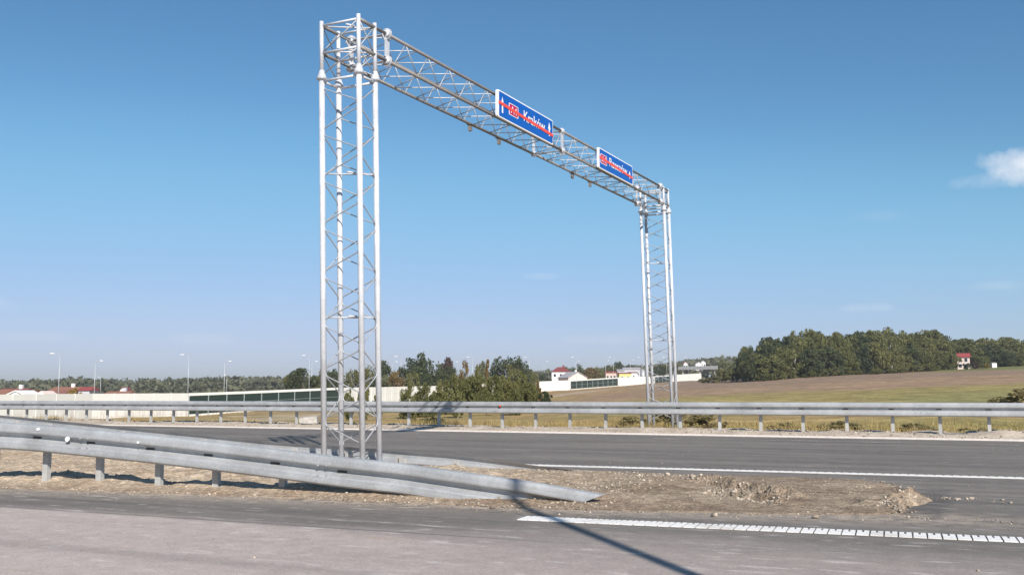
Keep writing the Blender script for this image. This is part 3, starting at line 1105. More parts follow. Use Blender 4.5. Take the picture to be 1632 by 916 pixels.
def tower(y0, zf, zt, zg):
    C4 = {'L': (TX - HW, y0 - HL), 'F': (TX + HW, y0 - HL), 'R': (TX + HW, y0 + HL), 'B': (TX - HW, y0 + HL)}
    for n_, (x, y) in C4.items():
        b = MB()
        b.tube(ln(x, y, zg), ln(x, y, zf - 0.012), 0.042, 14)
        gpart('leg', b)
        b = MB().tube(ln(x, y, zf + 0.014), ln(x, y, zt if n_ != 'B' else zt - 0.02), 0.031, 12)
        gpart('upper_leg', b)
        b = MB()                               # conical flange pair
        c = ln(x, y, zf)
        b.lathe([(0.036, -0.045), (0.068, -0.012), (0.078, -0.010), (0.078, -0.0015)], c, 14)
        b.lathe([(0.078, 0.0015), (0.078, 0.012), (0.066, 0.016), (0.060, 0.05), (0.034, 0.13)], c, 14)
        gpart('flange', b)
        c = ln(x, y, zg)
        b = MB().box(c[0] - 0.11, c[0] + 0.11, c[1] - 0.11, c[1] + 0.11, zg - 0.05, zg + 0.012)
        gpart('base_plate', b, False)
    faces = [('L', 'F'), ('F', 'R'), ('R', 'B'), ('B', 'L')]
    pitch = 0.35
    for fi, (a, c) in enumerate(faces):
        z, k = zf - 0.10, fi % 2
        while z - pitch > zg + 0.05:
            p, q = (C4[a], C4[c]) if k % 2 == 0 else (C4[c], C4[a])
            d = Vector((q[0] - p[0], q[1] - p[1])).normalized() * 0.036
            e = d * 1.5
            path = [ln(p[0] + d.x, p[1] + d.y, z), ln(p[0] + d.x * 1.1, p[1] + d.y * 1.1, z - 0.035), ln(p[0] + e.x, p[1] + e.y, z - 0.062),
                    ln(q[0] - e.x, q[1] - e.y, z - pitch + 0.062), ln(q[0] - d.x * 1.1, q[1] - d.y * 1.1, z - pitch + 0.035), ln(q[0] - d.x, q[1] - d.y, z - pitch)]
            b = MB()
            for u0, u1 in zip(path, path[1:]):
                b.tube(u0, u1, 0.0095, 6, None, False)
            gpart('tower_brace', b, True, M_BRACE)
            z -= pitch
            k += 1
        # ring at the flange, and the two frames at beam level
        for zz, r in ((zf - 0.035, 0.020), (Z_BOT, 0.020), (Z_TOP, 0.018)):
            if zz > zt:
                continue
            p, q = C4[a], C4[c]
            d = Vector((q[0] - p[0], q[1] - p[1])).normalized() * 0.032
            b = MB().tube(ln(p[0] + d.x, p[1] + d.y, zz), ln(q[0] - d.x, q[1] - d.y, zz), r, 8)
            gpart('ring_tube', b)
        for z0, z1 in ((zf + 0.08, Z_BOT - 0.02), (Z_BOT + 0.02, Z_TOP - 0.02)):
            if z1 - z0 < 0.12:
                continue
            for p, q in ((C4[a], C4[c]), (C4[c], C4[a])) if fi % 2 else ((C4[a], C4[c]),):
                d = Vector((q[0] - p[0], q[1] - p[1])).normalized() * 0.03
                b = MB().tube(ln(p[0] + d.x, p[1] + d.y, z0), ln(q[0] - d.x, q[1] - d.y, z1), 0.009, 7)
                gpart('head_brace', b, True, M_BRACE)
    # flat ties across the plan
    for zz in (Z_TOP - 0.012, Z_BOT + 0.03, zf - 1.42, zf - 3.52):
        if zz < zg:
            continue
        b = MB().tube(ln(*C4['L'], zz), ln(*C4['R'], zz), 0.0125, 7)
        gpart('plan_tie', b)
        b = MB().tube(ln(TX + 0.03, y0 - 0.10, zz + 0.013), ln(TX + 0.10, y0 + 0.02, zz + 0.013), 0.016, 6)
        gpart('tie_clamp', b)
    return C4


tower(TY0, 5.648, 6.52, 0.06)
tower(TY1, 5.90, 6.55, -0.02)

YA, YB = TY0 - HL + 0.02, TY1 + HL
CH = {'ft': (HW + 0.0, Z_TOP), 'fb': (HW, Z_BOT), 'rt': (-HW, Z_TOP), 'rb': (-HW, Z_BOT)}
SPL = [TY0 + 0.53, TY0 + 7.16, TY1 - 0.50]


def camber(y):
    t = (y - TY0) / (TY1 - TY0)
    return 0.05 * t + 0.10 * t * (1 - t) * 0.3


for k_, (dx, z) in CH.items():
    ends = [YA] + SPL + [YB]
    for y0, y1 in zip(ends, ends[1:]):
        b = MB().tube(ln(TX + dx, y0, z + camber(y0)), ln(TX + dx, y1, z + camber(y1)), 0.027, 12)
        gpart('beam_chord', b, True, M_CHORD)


def beam_brace(a, ya, c, yc, mt):
    p = Vector(ln(TX + CH[a][0], ya, CH[a][1] + camber(ya)))
    q = Vector(ln(TX + CH[c][0], yc, CH[c][1] + camber(yc)))
    d = (q - p).normalized() * 0.022
    gpart('beam_brace', MB().tube(p + d, q - d, 0.0085, 6), True, mt)


NB = 20
y0b, y1b = TY0 + HL + 0.18, TY1 - HL - 0.18
st = (y1b - y0b) / NB
for i in range(NB):
    y = y0b + i * st
    for a, c in (('rt', 'ft'), ('rb', 'fb')):
        beam_brace(a, y, c, y + st * 0.5, M_GALV)  # lighter metal paints sunlight on to the diagonals facing the sun
        beam_brace(c, y + st * 0.5, a, y + st, M_BRACE)
    for a, c in (('ft', 'fb'), ('rt', 'rb')):
        beam_brace(a, y, c, y + st * 0.5, M_BRACE)
        beam_brace(c, y + st * 0.5, a, y + st, M_BRACE)
for j, y in enumerate(SPL):
    for k_, (dx, z) in CH.items():
        zz = z + camber(y)
        rr = 0.088 if j != 1 else 0.066
        b = MB()
        b.tube(ln(TX + dx, y - 0.045, zz), ln(TX + dx, y - 0.013, zz), 0.032, 14, rr * 0.9)
        b.tube(ln(TX + dx, y - 0.0125, zz), ln(TX + dx, y - 0.001, zz), rr, 14)
        b.tube(ln(TX + dx, y + 0.001, zz), ln(TX + dx, y + 0.0125, zz), rr, 14)
        b.tube(ln(TX + dx, y + 0.013, zz), ln(TX + dx, y + 0.045, zz), rr * 0.9, 14, 0.032)
        gpart('beam_flange', b)
    for sx in (-1, 1):
        b = MB().box(0, 0.006, -0.062, 0.062, Z_BOT + 0.06 + camber(y), Z_TOP - 0.06 + camber(y))
        b.v = [(p[0] + TX + sx * HW + LEAN[0] * 6.2, p[1] + y + LEAN[1] * 6.2, p[2]) for p in b.v]
        gpart('end_plate', b, False)
    for zz in (Z_BOT, Z_TOP):
        b = MB().box(-HW + 0.06, HW - 0.06, -0.04, 0.04, zz - 0.003, zz + 0.003)
        b.v = [(p[0] + TX + LEAN[0] * 6.2, p[1] + y + LEAN[1] * 6.2, p[2] + camber(y)) for p in b.v]
        gpart('end_plate', b, False)
# hanger brackets under the rear bottom chord
for y in (TY0 + 4.34, TY0 + 5.53, TY0 + 9.26, TY0 + 10.35):
    zz = Z_BOT + camber(y)
    b = MB().box(-HW - 0.025, -HW + 0.025, -0.04, 0.04, zz - 0.14, zz - 0.022)
    b.box(-HW - 0.05, -HW + 0.05, -0.065, 0.065, zz - 0.0215, zz - 0.012)
    b.v = [(p[0] + TX + LEAN[0] * 6, p[1] + y + LEAN[1] * 6, p[2]) for p in b.v]
    gpart('hanger_bracket', b, False, M_CHORD)  # dark metal puts the shade on the brackets into their colour


# ------------------------------------------------------------------ signs on the gantry
def text_mesh(s, size, thick):
    cu = bpy.data.curves.new('lettering', 'FONT')
    cu.body = s
    cu.size = size
    cu.extrude = thick
    cu.resolution_u = 3
    cu.offset = size * 0.006
    o = bpy.data.objects.new('lettering', cu)
    COL.objects.link(o)
    dg = bpy.context.evaluated_depsgraph_get()
    me_ = bpy.data.meshes.new_from_object(o.evaluated_get(dg))
    bpy.data.objects.remove(o)
    bpy.data.curves.remove(cu)
    return me_


def rrect(w, h, r, n=5):
    out = []
    for cx, cy, a0 in ((w - r, h - r, 0), (r, h - r, 90), (r, r, 180), (w - r, r, 270)):
        for k in range(n):
            a = R_(a0 + 90 * k / (n - 1))
            out.append((cx + r * math.cos(a), cy + r * math.sin(a)))
    return out


def road_sign(y0, width, z0, height, word, left_arrow, badge_u, text_u, text_w, arrow_u, arrow_v, label):
    x0 = TX + HW + 0.075 + LEAN[0] * 6.2
    root = empty('road_sign', (x0, y0 + LEAN[1] * 6.2, z0), label, 'road sign', 'destination signs on the gantry')
    u, v, w = (0, 1, 0), (0, 0, 1), (1, 0, 0)

    def p(name, poly, at_, mat, d0, th):
        return MB().prism([(a + at_[0], b + at_[1]) for a, b in poly], (d0, 0, 0), u, v, w, th).build(name, mat, root)
    p('panel', rrect(width, height, 0.035), (0, 0), M_WHITE, 0.0, 0.045)
    p('back_sheet', rrect(width - 0.06, height - 0.06, 0.03), (0.03, 0.03), M_BACK, -0.004, 0.003)
    bo = 0.022
    p('blue_field', rrect(width - 2 * bo - 0.03, height - 2 * bo, 0.025), (bo + 0.03, bo), M_BLUE, 0.0455, 0.0015)
    # route badge
    bw, bh = 0.40, 0.225
    bv = height * 0.51
    p('badge_border', rrect(bw, bh, 0.03), (badge_u, bv - bh / 2), M_WHITE, 0.0475, 0.001)
    p('route_badge', rrect(bw - 0.05, bh - 0.026, 0.022), (badge_u + 0.025, bv - bh / 2 + 0.013), M_MAGENTA, 0.0490, 0.001)

    def lettering(s, au, av, tw, th):
        me_ = text_mesh(s, 1.0, 0.002)
        co = np.array([vv.co[:] for vv in me_.vertices])
        mn, mx = co.min(0), co.max(0)
        co2 = (co - mn) / (mx - mn + 1e-9)
        out = np.c_[0.0507 + co2[:, 2] * 0.0012, au + co2[:, 0] * tw, av + co2[:, 1] * th]
        me_.vertices.foreach_set('co', out.astype(np.float32).ravel())
        me_.update()
        me_.materials.clear()
        return link('lettering', me_, root, M_WHITE)
    lettering('A4', badge_u + 0.075, bv - 0.068, bw - 0.15, 0.136)
    lettering(word, text_u, height * 0.34, text_w, 0.205)

    def arrow(au, av, h):
        hw, sw = 0.062, 0.026
        p('arrow', [(-sw, 0), (sw, 0), (sw, h * 0.52), (hw, h * 0.50), (0, h), (-hw, h * 0.50), (-sw, h * 0.52)], (au, av), M_WHITE, 0.0487, 0.0012)
    if left_arrow:
        arrow(0.185, height * 0.20, height * 0.60)
    arrow(arrow_u, arrow_v, height * 0.56 if left_arrow else height * 0.40)
    # the tape that cancels the sign runs edge to edge
    p('cancel_stripe', [(0.03, height * 0.485), (0.03, height * 0.60), (width - 0.012, height * 0.43), (width - 0.012, height * 0.315)], (0, 0), M_STRIKE, 0.0535, 0.002)
    for yy in (0.3, width - 0.3):
        b = MB().box(-0.062, -0.0045, yy - 0.02, yy + 0.02, 0.02, height - 0.02)
        b.box(-0.115, -0.0625, yy - 0.028, yy + 0.028, 0.035, 0.095)
        b.box(-0.115, -0.0625, yy - 0.028, yy + 0.028, height - 0.09, height - 0.03)
        b.build('mounting_bar', M_BACK, root)
    return root


road_sign(TY0 + 3.97, 2.46, 6.015, 0.505, 'Kraków', True, 0.45, 1.08, 0.98, 2.27, 0.14, 'blue overhead sign for Kraków with two white arrows struck out by a red stripe')
road_sign(TY0 + 8.965, 2.26, 6.05, 0.475, 'Rzeszów', False, 0.10, 0.66, 1.20, 2.04, 0.13, 'blue overhead sign for Rzeszów with one small arrow struck out by a red stripe')

# ------------------------------------------------------------------ plants


def cards(centres, normals_seed, size, n_side=4):
    rg = np.random.default_rng(normals_seed)
    n = len(centres)
    a = rg.normal(size=(n, 3))
    a /= np.linalg.norm(a, axis=1, keepdims=True)
    b = np.cross(a, rg.normal(size=(n, 3)))
    b /= np.linalg.norm(b, axis=1, keepdims=True)
    s = size * (0.55 + 0.9 * rg.random((n, 1)))
    V = np.stack([centres - a * s, centres - b * s * 0.55 + a * s * 0.1, centres + a * s, centres + b * s * 0.6 - a * s * 0.15], 1).reshape(-1, 3)
    F_ = np.arange(n * 4).reshape(n, 4)
    return V, F_


def crown_points(seed, n, H, z0, W, shape):
    """clumps of leaves scattered through a crown of the given outline"""
    rg = np.random.default_rng(seed)
    nc = {'round': 46, 'tall': 40, 'cone': 34, 'bush': 26}[shape]
    cl = []
    while len(cl) < nc:
        p = rg.uniform(-1, 1, 3)
        if shape in ('round', 'bush'):
            ok = np.linalg.norm(p) < 1 and np.linalg.norm(p) > 0.35
        elif shape == 'tall':
            ok = (p[0] ** 2 + p[1] ** 2) < max(0.03, 1 - abs(p[2] + 0.15) ** 2.2 / 1.35)
        else:
            ok = (p[0] ** 2 + p[1] ** 2) < (0.15 + 0.85 * (1 - (p[2] + 1) / 2)) ** 1.5
        if ok:
            cl.append(p)
    cl = np.array(cl)
    rad_ = rg.uniform(0.20, 0.40, nc) * (1.0 if shape != 'cone' else 0.75)
    k = rg.choice(nc, n, p=rad_ ** 2 / (rad_ ** 2).sum())
    d = rg.normal(size=(n, 3))
    d /= np.linalg.norm(d, axis=1, keepdims=True)
    pts_ = cl[k] + d * (rad_[k] * rg.random(n) ** 0.45)[:, None]
    if shape in ('round', 'bush'):
        L_ = np.linalg.norm(pts_, axis=1, keepdims=True)
        pts_ = np.where(L_ > 1.04, pts_ / L_ * (1.04 - 0.25 * rg.random((n, 1)) ** 3), pts_)
    pts_[:, 2] = np.clip(pts_[:, 2], -1.0, 1.15)
    out = np.c_[pts_[:, 0] * W, pts_[:, 1] * W, z0 + (pts_[:, 2] + 1) * 0.5 * (H - z0)]
    return out, cl


_tree_cache = {}


def tree_meshes(kind, shape, seed, n, size, z0=0.05):
    """unit tree: height 1, half width 0.5"""
    key = (kind, shape, seed, n, size)
    if key in _tree_cache:
        return _tree_cache[key]
    P_, cl = crown_points(seed, n, 1.0, z0 if shape != 'bush' else 0.04, 0.46, shape)
    V, F_ = cards(P_, seed + 1, size)
    cm = mesh_np('crown', V, F_)
    cm.materials.append(M_LEAF[kind])
    rg = random.Random(seed)
    b = MB()
    lean = (rg.uniform(-.02, .02), rg.uniform(-.02, .02))
    b.tube((0, 0, -0.03), (lean[0], lean[1], 0.42), 0.024, 7, 0.015)
    b.tube((lean[0], lean[1], 0.42), (lean[0] * 2, lean[1] * 2, 0.85), 0.015, 6, 0.004)
    for i in range(9):
        c = cl[rg.randrange(len(cl))]
        zz = rg.uniform(0.2, 0.62)
        b.tube((lean[0] * zz * 2, lean[1] * zz * 2, zz), (c[0] * 0.34, c[1] * 0.34, z0 + (c[2] + 1) * 0.5 * (1 - z0)), 0.009, 5, 0.003)
    tm = b.mesh('trunk', True)
    tm.materials.append(M_BIRCHBARK if kind == 'birch' else M_BARK)
    _tree_cache[key] = (cm, tm)
    return cm, tm


def plant(name, cat, xy, height, width, kind, shape, seed, n, size, label, group, z=None):
    cm, tm = tree_meshes(kind, shape, seed, n, size)
    root = empty(name, (xy[0], xy[1], (tz(xy) if z is None else z) - 0.05), label, cat, group, (seed * 1.7 + xy[0]) % 6.28)
    for nm, m_ in (('crown', cm), ('trunk', tm)):
        o = link(nm, m_, root)
        o.scale = (width, width, height)
    return root


def tree_px(name, cat, px, D, ytop, wpx, kind, shape, seed, n, size, label, group):
    xy = bearing(px, D)
    zb = tz(xy)
    h = level(ytop, px, D) - zb
    return plant(name, cat, xy, h, wpx * D / 1600.0, kind, shape, seed, n, size, label, group)




def nth(i):
    a = ['first', 'second', 'third', 'fourth', 'fifth', 'sixth', 'seventh', 'eighth', 'ninth', 'tenth', 'eleventh', 'twelfth', 'thirteenth', 'fourteenth', 'fifteenth',
         'sixteenth', 'seventeenth', 'eighteenth', 'nineteenth', 'twentieth']
    return a[i] if i < 20 else ('twenty-' + a[i - 20] if i < 29 else ('thirtieth' if i == 29 else 'thirty-' + a[i - 30]))


# the wood on the rise, right of the picture: four staggered rows
WG = 'trees of the wood on the rise'
edge_px = [1150, 1185, 1215, 1300, 1400, 1500, 1600, 1700, 1800]
edge_D = [330, 300, 296, 306, 335, 372, 392, 400, 410]
top_px = [1150, 1175, 1195, 1225, 1260, 1300, 1340, 1400, 1450, 1500, 1520, 1560, 1620, 1700, 1800]
top_y = [578, 568, 546, 541, 534, 529, 531, 528, 527, 530, 536, 540, 541, 540, 538]
rg = random.Random(3)
for row, (dd, drop, n0) in enumerate(((4, 20, 34), (14, 9, 34), (26, 1, 32), (40, -2, 30))):
    for i in range(n0):
        px = 1184 + (1760 - 1184) * (i + rg.uniform(0.1, 0.9)) / n0
        if row == 0 and 1512 < px < 1600:
            continue
        D = float(np.interp(px, edge_px, edge_D)) + dd + rg.uniform(-4, 4)
        yt = float(np.interp(px, top_px, top_y)) + drop + rg.uniform(-4, 9)
        kind = rg.choice(['wood', 'wood', 'wood', 'oak', 'birch'] if px < 1440 else ['wood', 'oak', 'wood', 'wood'])
        shape = rg.choice(['round', 'round', 'tall'])
        sd = rg.randrange(1, 6) + (10 if shape == 'tall' else 0)
        place = ['front', 'second', 'third', 'back'][row]
        lab = {'wood': 'mid green', 'oak': 'dark', 'birch': 'yellow-green'}[kind] + ' tree, %s from left in %s row of the wood' % (nth(i), place)
        tree_px('deciduous_tree', 'tree', px, D, yt, rg.uniform(32, 54), kind, shape, sd, 3200, 0.036, lab, WG)
for i in range(26):
    px = 1200 + (1500 - 1200) * (i + rg.uniform(0, 1)) / 26
    D = float(np.interp(px, edge_px, edge_D)) - rg.uniform(0, 3)
    zb = level(float(np.interp(px, [1200, 1300, 1400, 1500], [604, 598, 592, 585])) - rg.uniform(4, 14), px, D)
    tree_px('shrub', 'shrub', px, D, float(np.interp(px, [1200, 1300, 1400, 1500], [605, 600, 594, 585])) - rg.uniform(6, 16), rg.uniform(14, 24), rg.choice(['wood', 'wood', 'birch']), 'bush', 20 + i % 4, 1400, 0.05,
            'low shrub at the foot of the wood, %s from the left' % nth(i), 'shrubs along the edge of the wood')
# lighter clump left of the wood, beside the overpass
for px, D, yt, w, kd, sp, sd, lb in [
        (1152, 330, 571, 24, 'pale', 'round', 31, 'pale silvery tree at the left end of the wood beside the overpass'),
        (1170, 315, 569, 28, 'pale', 'tall', 32, 'grey-green rounded tree between the overpass and the wood'),
        (1146, 318, 588, 24, 'birch', 'tall', 33, 'small yellow-green tree in front of the overpass end'),
        (1160, 312, 586, 22, 'birch', 'bush', 34, 'light green bush left of the dark gap at the wood edge'),
        (1184, 306, 586, 18, 'oak', 'bush', 35, 'dark bush in the gap at the left of the wood'),
        (1193, 302, 551, 26, 'oak', 'tall', 36, 'tall dark tree at the left front corner of the wood'),
        (1130, 335, 600, 26, 'birch', 'bush', 37, 'low green bush at the right end of the cream noise wall'),
        (1118, 345, 603, 22, 'wood', 'bush', 38, 'small scrubby bush below the end of the noise wall')]:
    tree_px('deciduous_tree' if sp != 'bush' else 'shrub', 'tree' if sp != 'bush' else 'shrub', px, D, yt, w, kd, sp, sd, 2600, 0.035, lb, 'trees beside the overpass')
# garden of the lone house
for px, D, yt, w, kd, sp, sd, lb in [
        (1560, 366, 566, 24, 'birch', 'round', 41, 'yellow-green garden tree right of the lone red-roofed house'),
        (1548, 364, 576, 16, 'maroon', 'bush', 42, 'dark red-brown bush against the lone red-roofed house'),
        (1534, 361, 577, 14, 'oak', 'bush', 43, 'dark bush in front of the lone red-roofed house'),
        (1567, 362, 578, 10, 'yellow', 'bush', 44, 'small yellow bush in the garden of the lone house'),
        (1598, 384, 560, 34, 'oak', 'round', 45, 'dark round tree right of the small white shed'),
        (1622, 386, 566, 30, 'wood', 'bush', 46, 'bushy green tree at the far right of the field edge'),
        (1512, 366, 560, 26, 'wood', 'tall', 47, 'green tree close to the left side of the lone house')]:
    tree_px('deciduous_tree' if sp != 'bush' else 'shrub', 'tree' if sp != 'bush' else 'shrub', px, D, yt, w, kd, sp, sd, 2200, 0.036, lb, 'trees round the lone house')

# tall trees beyond the noise wall in the middle
for px, D, yt, w, kd, sp, sd, lb in [
        (681, 300, 561, 56, 'oak', 'round', 51, 'tallest dark oak beyond the noise wall right of the near gantry tower'),
        (655, 305, 571, 44, 'oak', 'round', 52, 'dark tree close left of the tallest oak'),
        (700, 296, 583, 34, 'oak', 'bush', 53, 'low dark tree at the right foot of the tallest oak'),
        (713, 305, 570, 28, 'maroon', 'round', 54, 'dark reddish tree right of the tallest oak'),
        (716, 300, 582, 28, 'oak', 'tall', 55, 'dark tree below the reddish crown'),
        (676, 290, 590, 34, 'oak', 'bush', 56, 'dark undergrowth tree at the foot of the tallest oak'),
        (802, 330, 566, 46, 'oak', 'round', 57, 'left crown of the pair of dark oaks behind the birches'),
        (826, 332, 567, 44, 'oak', 'round', 58, 'right crown of the pair of dark oaks behind the birches'),
        (812, 325, 582, 40, 'wood', 'bush', 59, 'mid green tree under the pair of dark oaks'),
        (768, 335, 577, 26, 'wood', 'tall', 60, 'slim tree between the two groups of oaks'),
        (634, 290, 589, 30, 'autumn', 'bush', 61, 'olive brown tree just above the white wall beside the gantry tower'),
        (658, 280, 592, 30, 'birch', 'bush', 62, 'yellow-brown bushy tree above the white wall'),
        (614, 300, 598, 22, 'pale', 'bush', 63, 'pale bush above the white wall right of the gantry tower'),
        (612, 310, 576, 46, 'oak', 'round', 64, 'dark tree partly behind the right legs of the near tower'),
        (586, 310, 580, 30, 'wood', 'tall', 65, 'green tree seen between the legs of the near tower'),
        (560, 315, 585, 34, 'wood', 'round', 66, 'rounded green tree seen through the near tower'),
        (536, 310, 588, 30, 'oak', 'round', 67, 'dark tree left of centre behind the near tower'),
        (518, 320, 590, 26, 'wood', 'tall', 68, 'green tree at the left leg of the near tower'),
        (484, 300, 587, 56, 'oak', 'round', 69, 'broad dark tree standing alone left of the near tower'),
        (462, 305, 598, 26, 'wood', 'bush', 70, 'low green tree left of the broad dark tree'),
        (505, 300, 598, 26, 'wood', 'bush', 71, 'low tree between the broad dark tree and the near tower'),
        (846, 345, 588, 24, 'wood', 'round', 72, 'green tree right of the pair of dark oaks'),
        (868, 440, 594, 26, 'oak', 'bush', 73, 'dark trees left of the white house with the maroon roof'),
        (918, 520, 582, 22, 'oak', 'tall', 74, 'dark tree behind the grey-roofed house'),
        (940, 500, 586, 30, 'autumn', 'round', 75, 'orange-brown tree right of the grey-roofed house'),
        (952, 505, 585, 22, 'wood', 'round', 76, 'green tree beside the orange-brown one'),
        (970, 560, 580, 26, 'wood', 'round', 77, 'green tree above the red shed'),
        (983, 620, 576, 22, 'oak', 'round', 78, 'dark round tree above the yellow building'),
        (1000, 640, 582, 30, 'oak', 'round', 79, 'dark tree behind the grey sheds'),
        (1048, 600, 580, 26, 'oak', 'tall', 80, 'dark tree seen left inside the far tower'),
        (1062, 600, 578, 22, 'wood', 'round', 81, 'green tree seen right inside the far tower'),
        (1075, 690, 576, 26, 'wood', 'round', 82, 'tree just right of the far tower by the overpass'),
        (900, 560, 584, 30, 'wood', 'round', 83, 'green trees behind the maroon roof')]:
    tree_px('deciduous_tree' if sp != 'bush' else 'shrub', 'tree' if sp != 'bush' else 'shrub', px, D, yt, w, kd, sp, sd, 2600, 0.034, lb, 'trees beyond the noise wall')

# young birches and bushes on this side of the wall
for px, D, yt, w, kd, sp, sd, lb in [
        (652, 96, 611, 30, 'birch', 'tall', 101, 'small bushy birch in front of the white wall, first right of the near tower'),
        (676, 98, 609, 36, 'birch', 'tall', 102, 'second small birch right of the near tower'),
        (700, 104, 600, 40, 'birch', 'cone', 103, 'conical young birch at the left end of the thicket'),
        (722, 108, 597, 38, 'birch', 'tall', 104, 'leafy birch in the left half of the thicket'),
        (742, 112, 592, 38, 'birch', 'tall', 105, 'birch left of the middle of the thicket'),
        (741, 150, 578, 22, 'autumn', 'tall', 106, 'thin browning birch rising behind the thicket on the left'),
        (762, 108, 600, 38, 'birch', 'tall', 107, 'bushy birch in the middle of the thicket'),
        (763, 150, 576, 20, 'birch', 'cone', 108, 'tall thin yellowing birch rising above the middle of the thicket'),
        (778, 140, 578, 22, 'autumn', 'cone', 109, 'tall birch with yellowing top behind the thicket'),
        (786, 110, 596, 30, 'birch', 'round', 110, 'broad birch right of the middle of the thicket'),
        (805, 130, 592, 26, 'birch', 'tall', 111, 'birch below the pair of dark oaks'),
        (812, 104, 604, 30, 'birch', 'round', 112, 'dense bush in the right half of the thicket'),
        (834, 120, 590, 24, 'birch', 'tall', 113, 'slender green birch near the right end of the thicket'),
        (842, 106, 606, 30, 'wood', 'round', 114, 'dark green bush near the right end of the thicket'),
        (856, 116, 607, 18, 'autumn', 'cone', 115, 'orange tinged sapling at the right end of the thicket'),
        (868, 100, 623, 26, 'oak', 'bush', 116, 'low dark bush that ends the thicket on the right'),
        (690, 92, 620, 26, 'wood', 'bush', 117, 'low bush at the left foot of the thicket'),
        (730, 94, 618, 30, 'birch', 'bush', 118, 'low yellow-green bush in front of the thicket'),
        (775, 96, 619, 30, 'wood', 'bush', 119, 'low bush at the middle foot of the thicket'),
        (820, 94, 620, 34, 'wood', 'bush', 120, 'wide low bush at the right foot of the thicket'),
        (582, 90, 612, 22, 'birch', 'tall', 121, 'small tree seen between the legs of the near tower'),
        (603, 92, 628, 20, 'birch', 'bush', 122, 'sapling in front of the white wall behind the near tower'),
        (558, 90, 620, 20, 'birch', 'bush', 123, 'yellowish sapling seen through the near tower')]:
    tree_px('birch' if sp != 'bush' else 'shrub', 'tree' if sp != 'bush' else 'shrub', px, D, yt, w, kd, sp, sd, 5200, 0.033, lb, 'young trees and bushes in front of the wall')
for px, D, h, w, kd, sd, lb in [
        (1614, 52, 0.9, 2.8, 'weed', 131, 'brownish bush on the hump above the rail at the far right'), (1590, 55, 0.75, 1.8, 'weed', 132, 'low russet bush left of the brownish bush on the hump'),
        (1650, 50, 1.5, 3.2, 'weed', 133, 'bush at the right border above the rail'), (1004, 40, 0.75, 1.6, 'weed', 134, 'brown weedy bush under the rail left of the far tower'),
        (1066, 42, 0.95, 1.5, 'weed', 135, 'dark weedy bush seen between the legs of the far tower'), (1120, 41, 0.8, 1.8, 'weed', 136, 'reddish brown weeds under the rail right of the far tower'),
        (690, 44, 0.8, 1.5, 'oak', 137, 'dark low bush in the shade under the rail near the gantry shadow'), (668, 46, 0.7, 1.2, 'wood', 138, 'low bush under the shaded piece of rail'),
        (540, 44, 0.75, 1.6, 'wood', 139, 'low bush behind the rail left of the near tower legs'), (570, 43, 0.8, 1.2, 'oak', 140, 'dark bush behind the near tower legs under the rail'),
        (1250, 36, 0.7, 1.8, 'weed', 141, 'brown weeds behind the rail right of the far tower'), (1330, 35, 0.75, 1.9, 'weed', 142, 'greenish weeds under the rail in the right part'),
        (1450, 34, 0.7, 1.9, 'weed', 143, 'green weeds under the rail near the right'), (1540, 33, 0.65, 1.8, 'weed', 144, 'dry brown weeds under the rail close to the right border')]:
    xy = bearing(px, D)
    plant('shrub', 'shrub', xy, h, w, kd, 'bush', sd, 1500, 0.045, lb, 'weedy bushes behind the far rail')

# far woods on the left: nobody could count these
P_ = []
rg2 = np.random.default_rng(5)
for i in range(620):
    px = -260 + 780 * rg2.random()
    D = 620 + 330 * rg2.random()
    xy = bearing(px, D)
    yt = np.interp(px, [-260, 0, 60, 125, 180, 300, 460, 520], [609, 609, 607, 603, 606, 603, 600, 600]) + rg2.normal(0, 1.5) + (D < 760) * rg2.uniform(2, 8)
    zt = level(yt, px, D)
    for j in range(46):
        th, ph, rr = rg2.random() * 6.28, rg2.random() * 3.14, rg2.random() ** 0.4
        P_.append((xy[0] + 6.5 * rr * math.cos(th) * math.sin(ph), xy[1] + 6.5 * rr * math.sin(th) * math.sin(ph), zt - 5 + 5 * rr * math.cos(ph) - (0 if j % 3 else 5 * rg2.random())))
V, F_ = cards(np.array(P_), 8, 1.9)
o = link('distant_woods', mesh_np('distant_woods', V, F_), None, M_LEAF['far'])
tag(o, 'low belt of far-off woods along the left skyline', None, None, 'stuff')
P_ = []
for i in range(420):
    px = 820 + 420 * rg2.random()
    D = 800 + 320 * rg2.random()
    xy = bearing(px, D)
    yt = np.interp(px, [820, 900, 980, 1040, 1080, 1130, 1180, 1240], [594, 590, 586, 582, 577, 572, 570, 570]) + rg2.normal(0, 1.5) + (D < 900) * rg2.uniform(1, 7)
    zt = level(yt, px, D)
    for j in range(46):
        th, ph, rr = rg2.random() * 6.28, rg2.random() * 3.14, rg2.random() ** 0.4
        P_.append((xy[0] + 7 * rr * math.cos(th) * math.sin(ph), xy[1] + 7 * rr * math.sin(th) * math.sin(ph), zt - 5 + 5 * rr * math.cos(ph) - (0 if j % 3 else 6 * rg2.random())))
V, F_ = cards(np.array(P_), 9, 2.0)
o = link('hillside_woods', mesh_np('hillside_woods', V, F_), None, M_LEAF['far'])
tag(o, 'wooded hillside behind the overpass and the sheds', None, None, 'stuff')

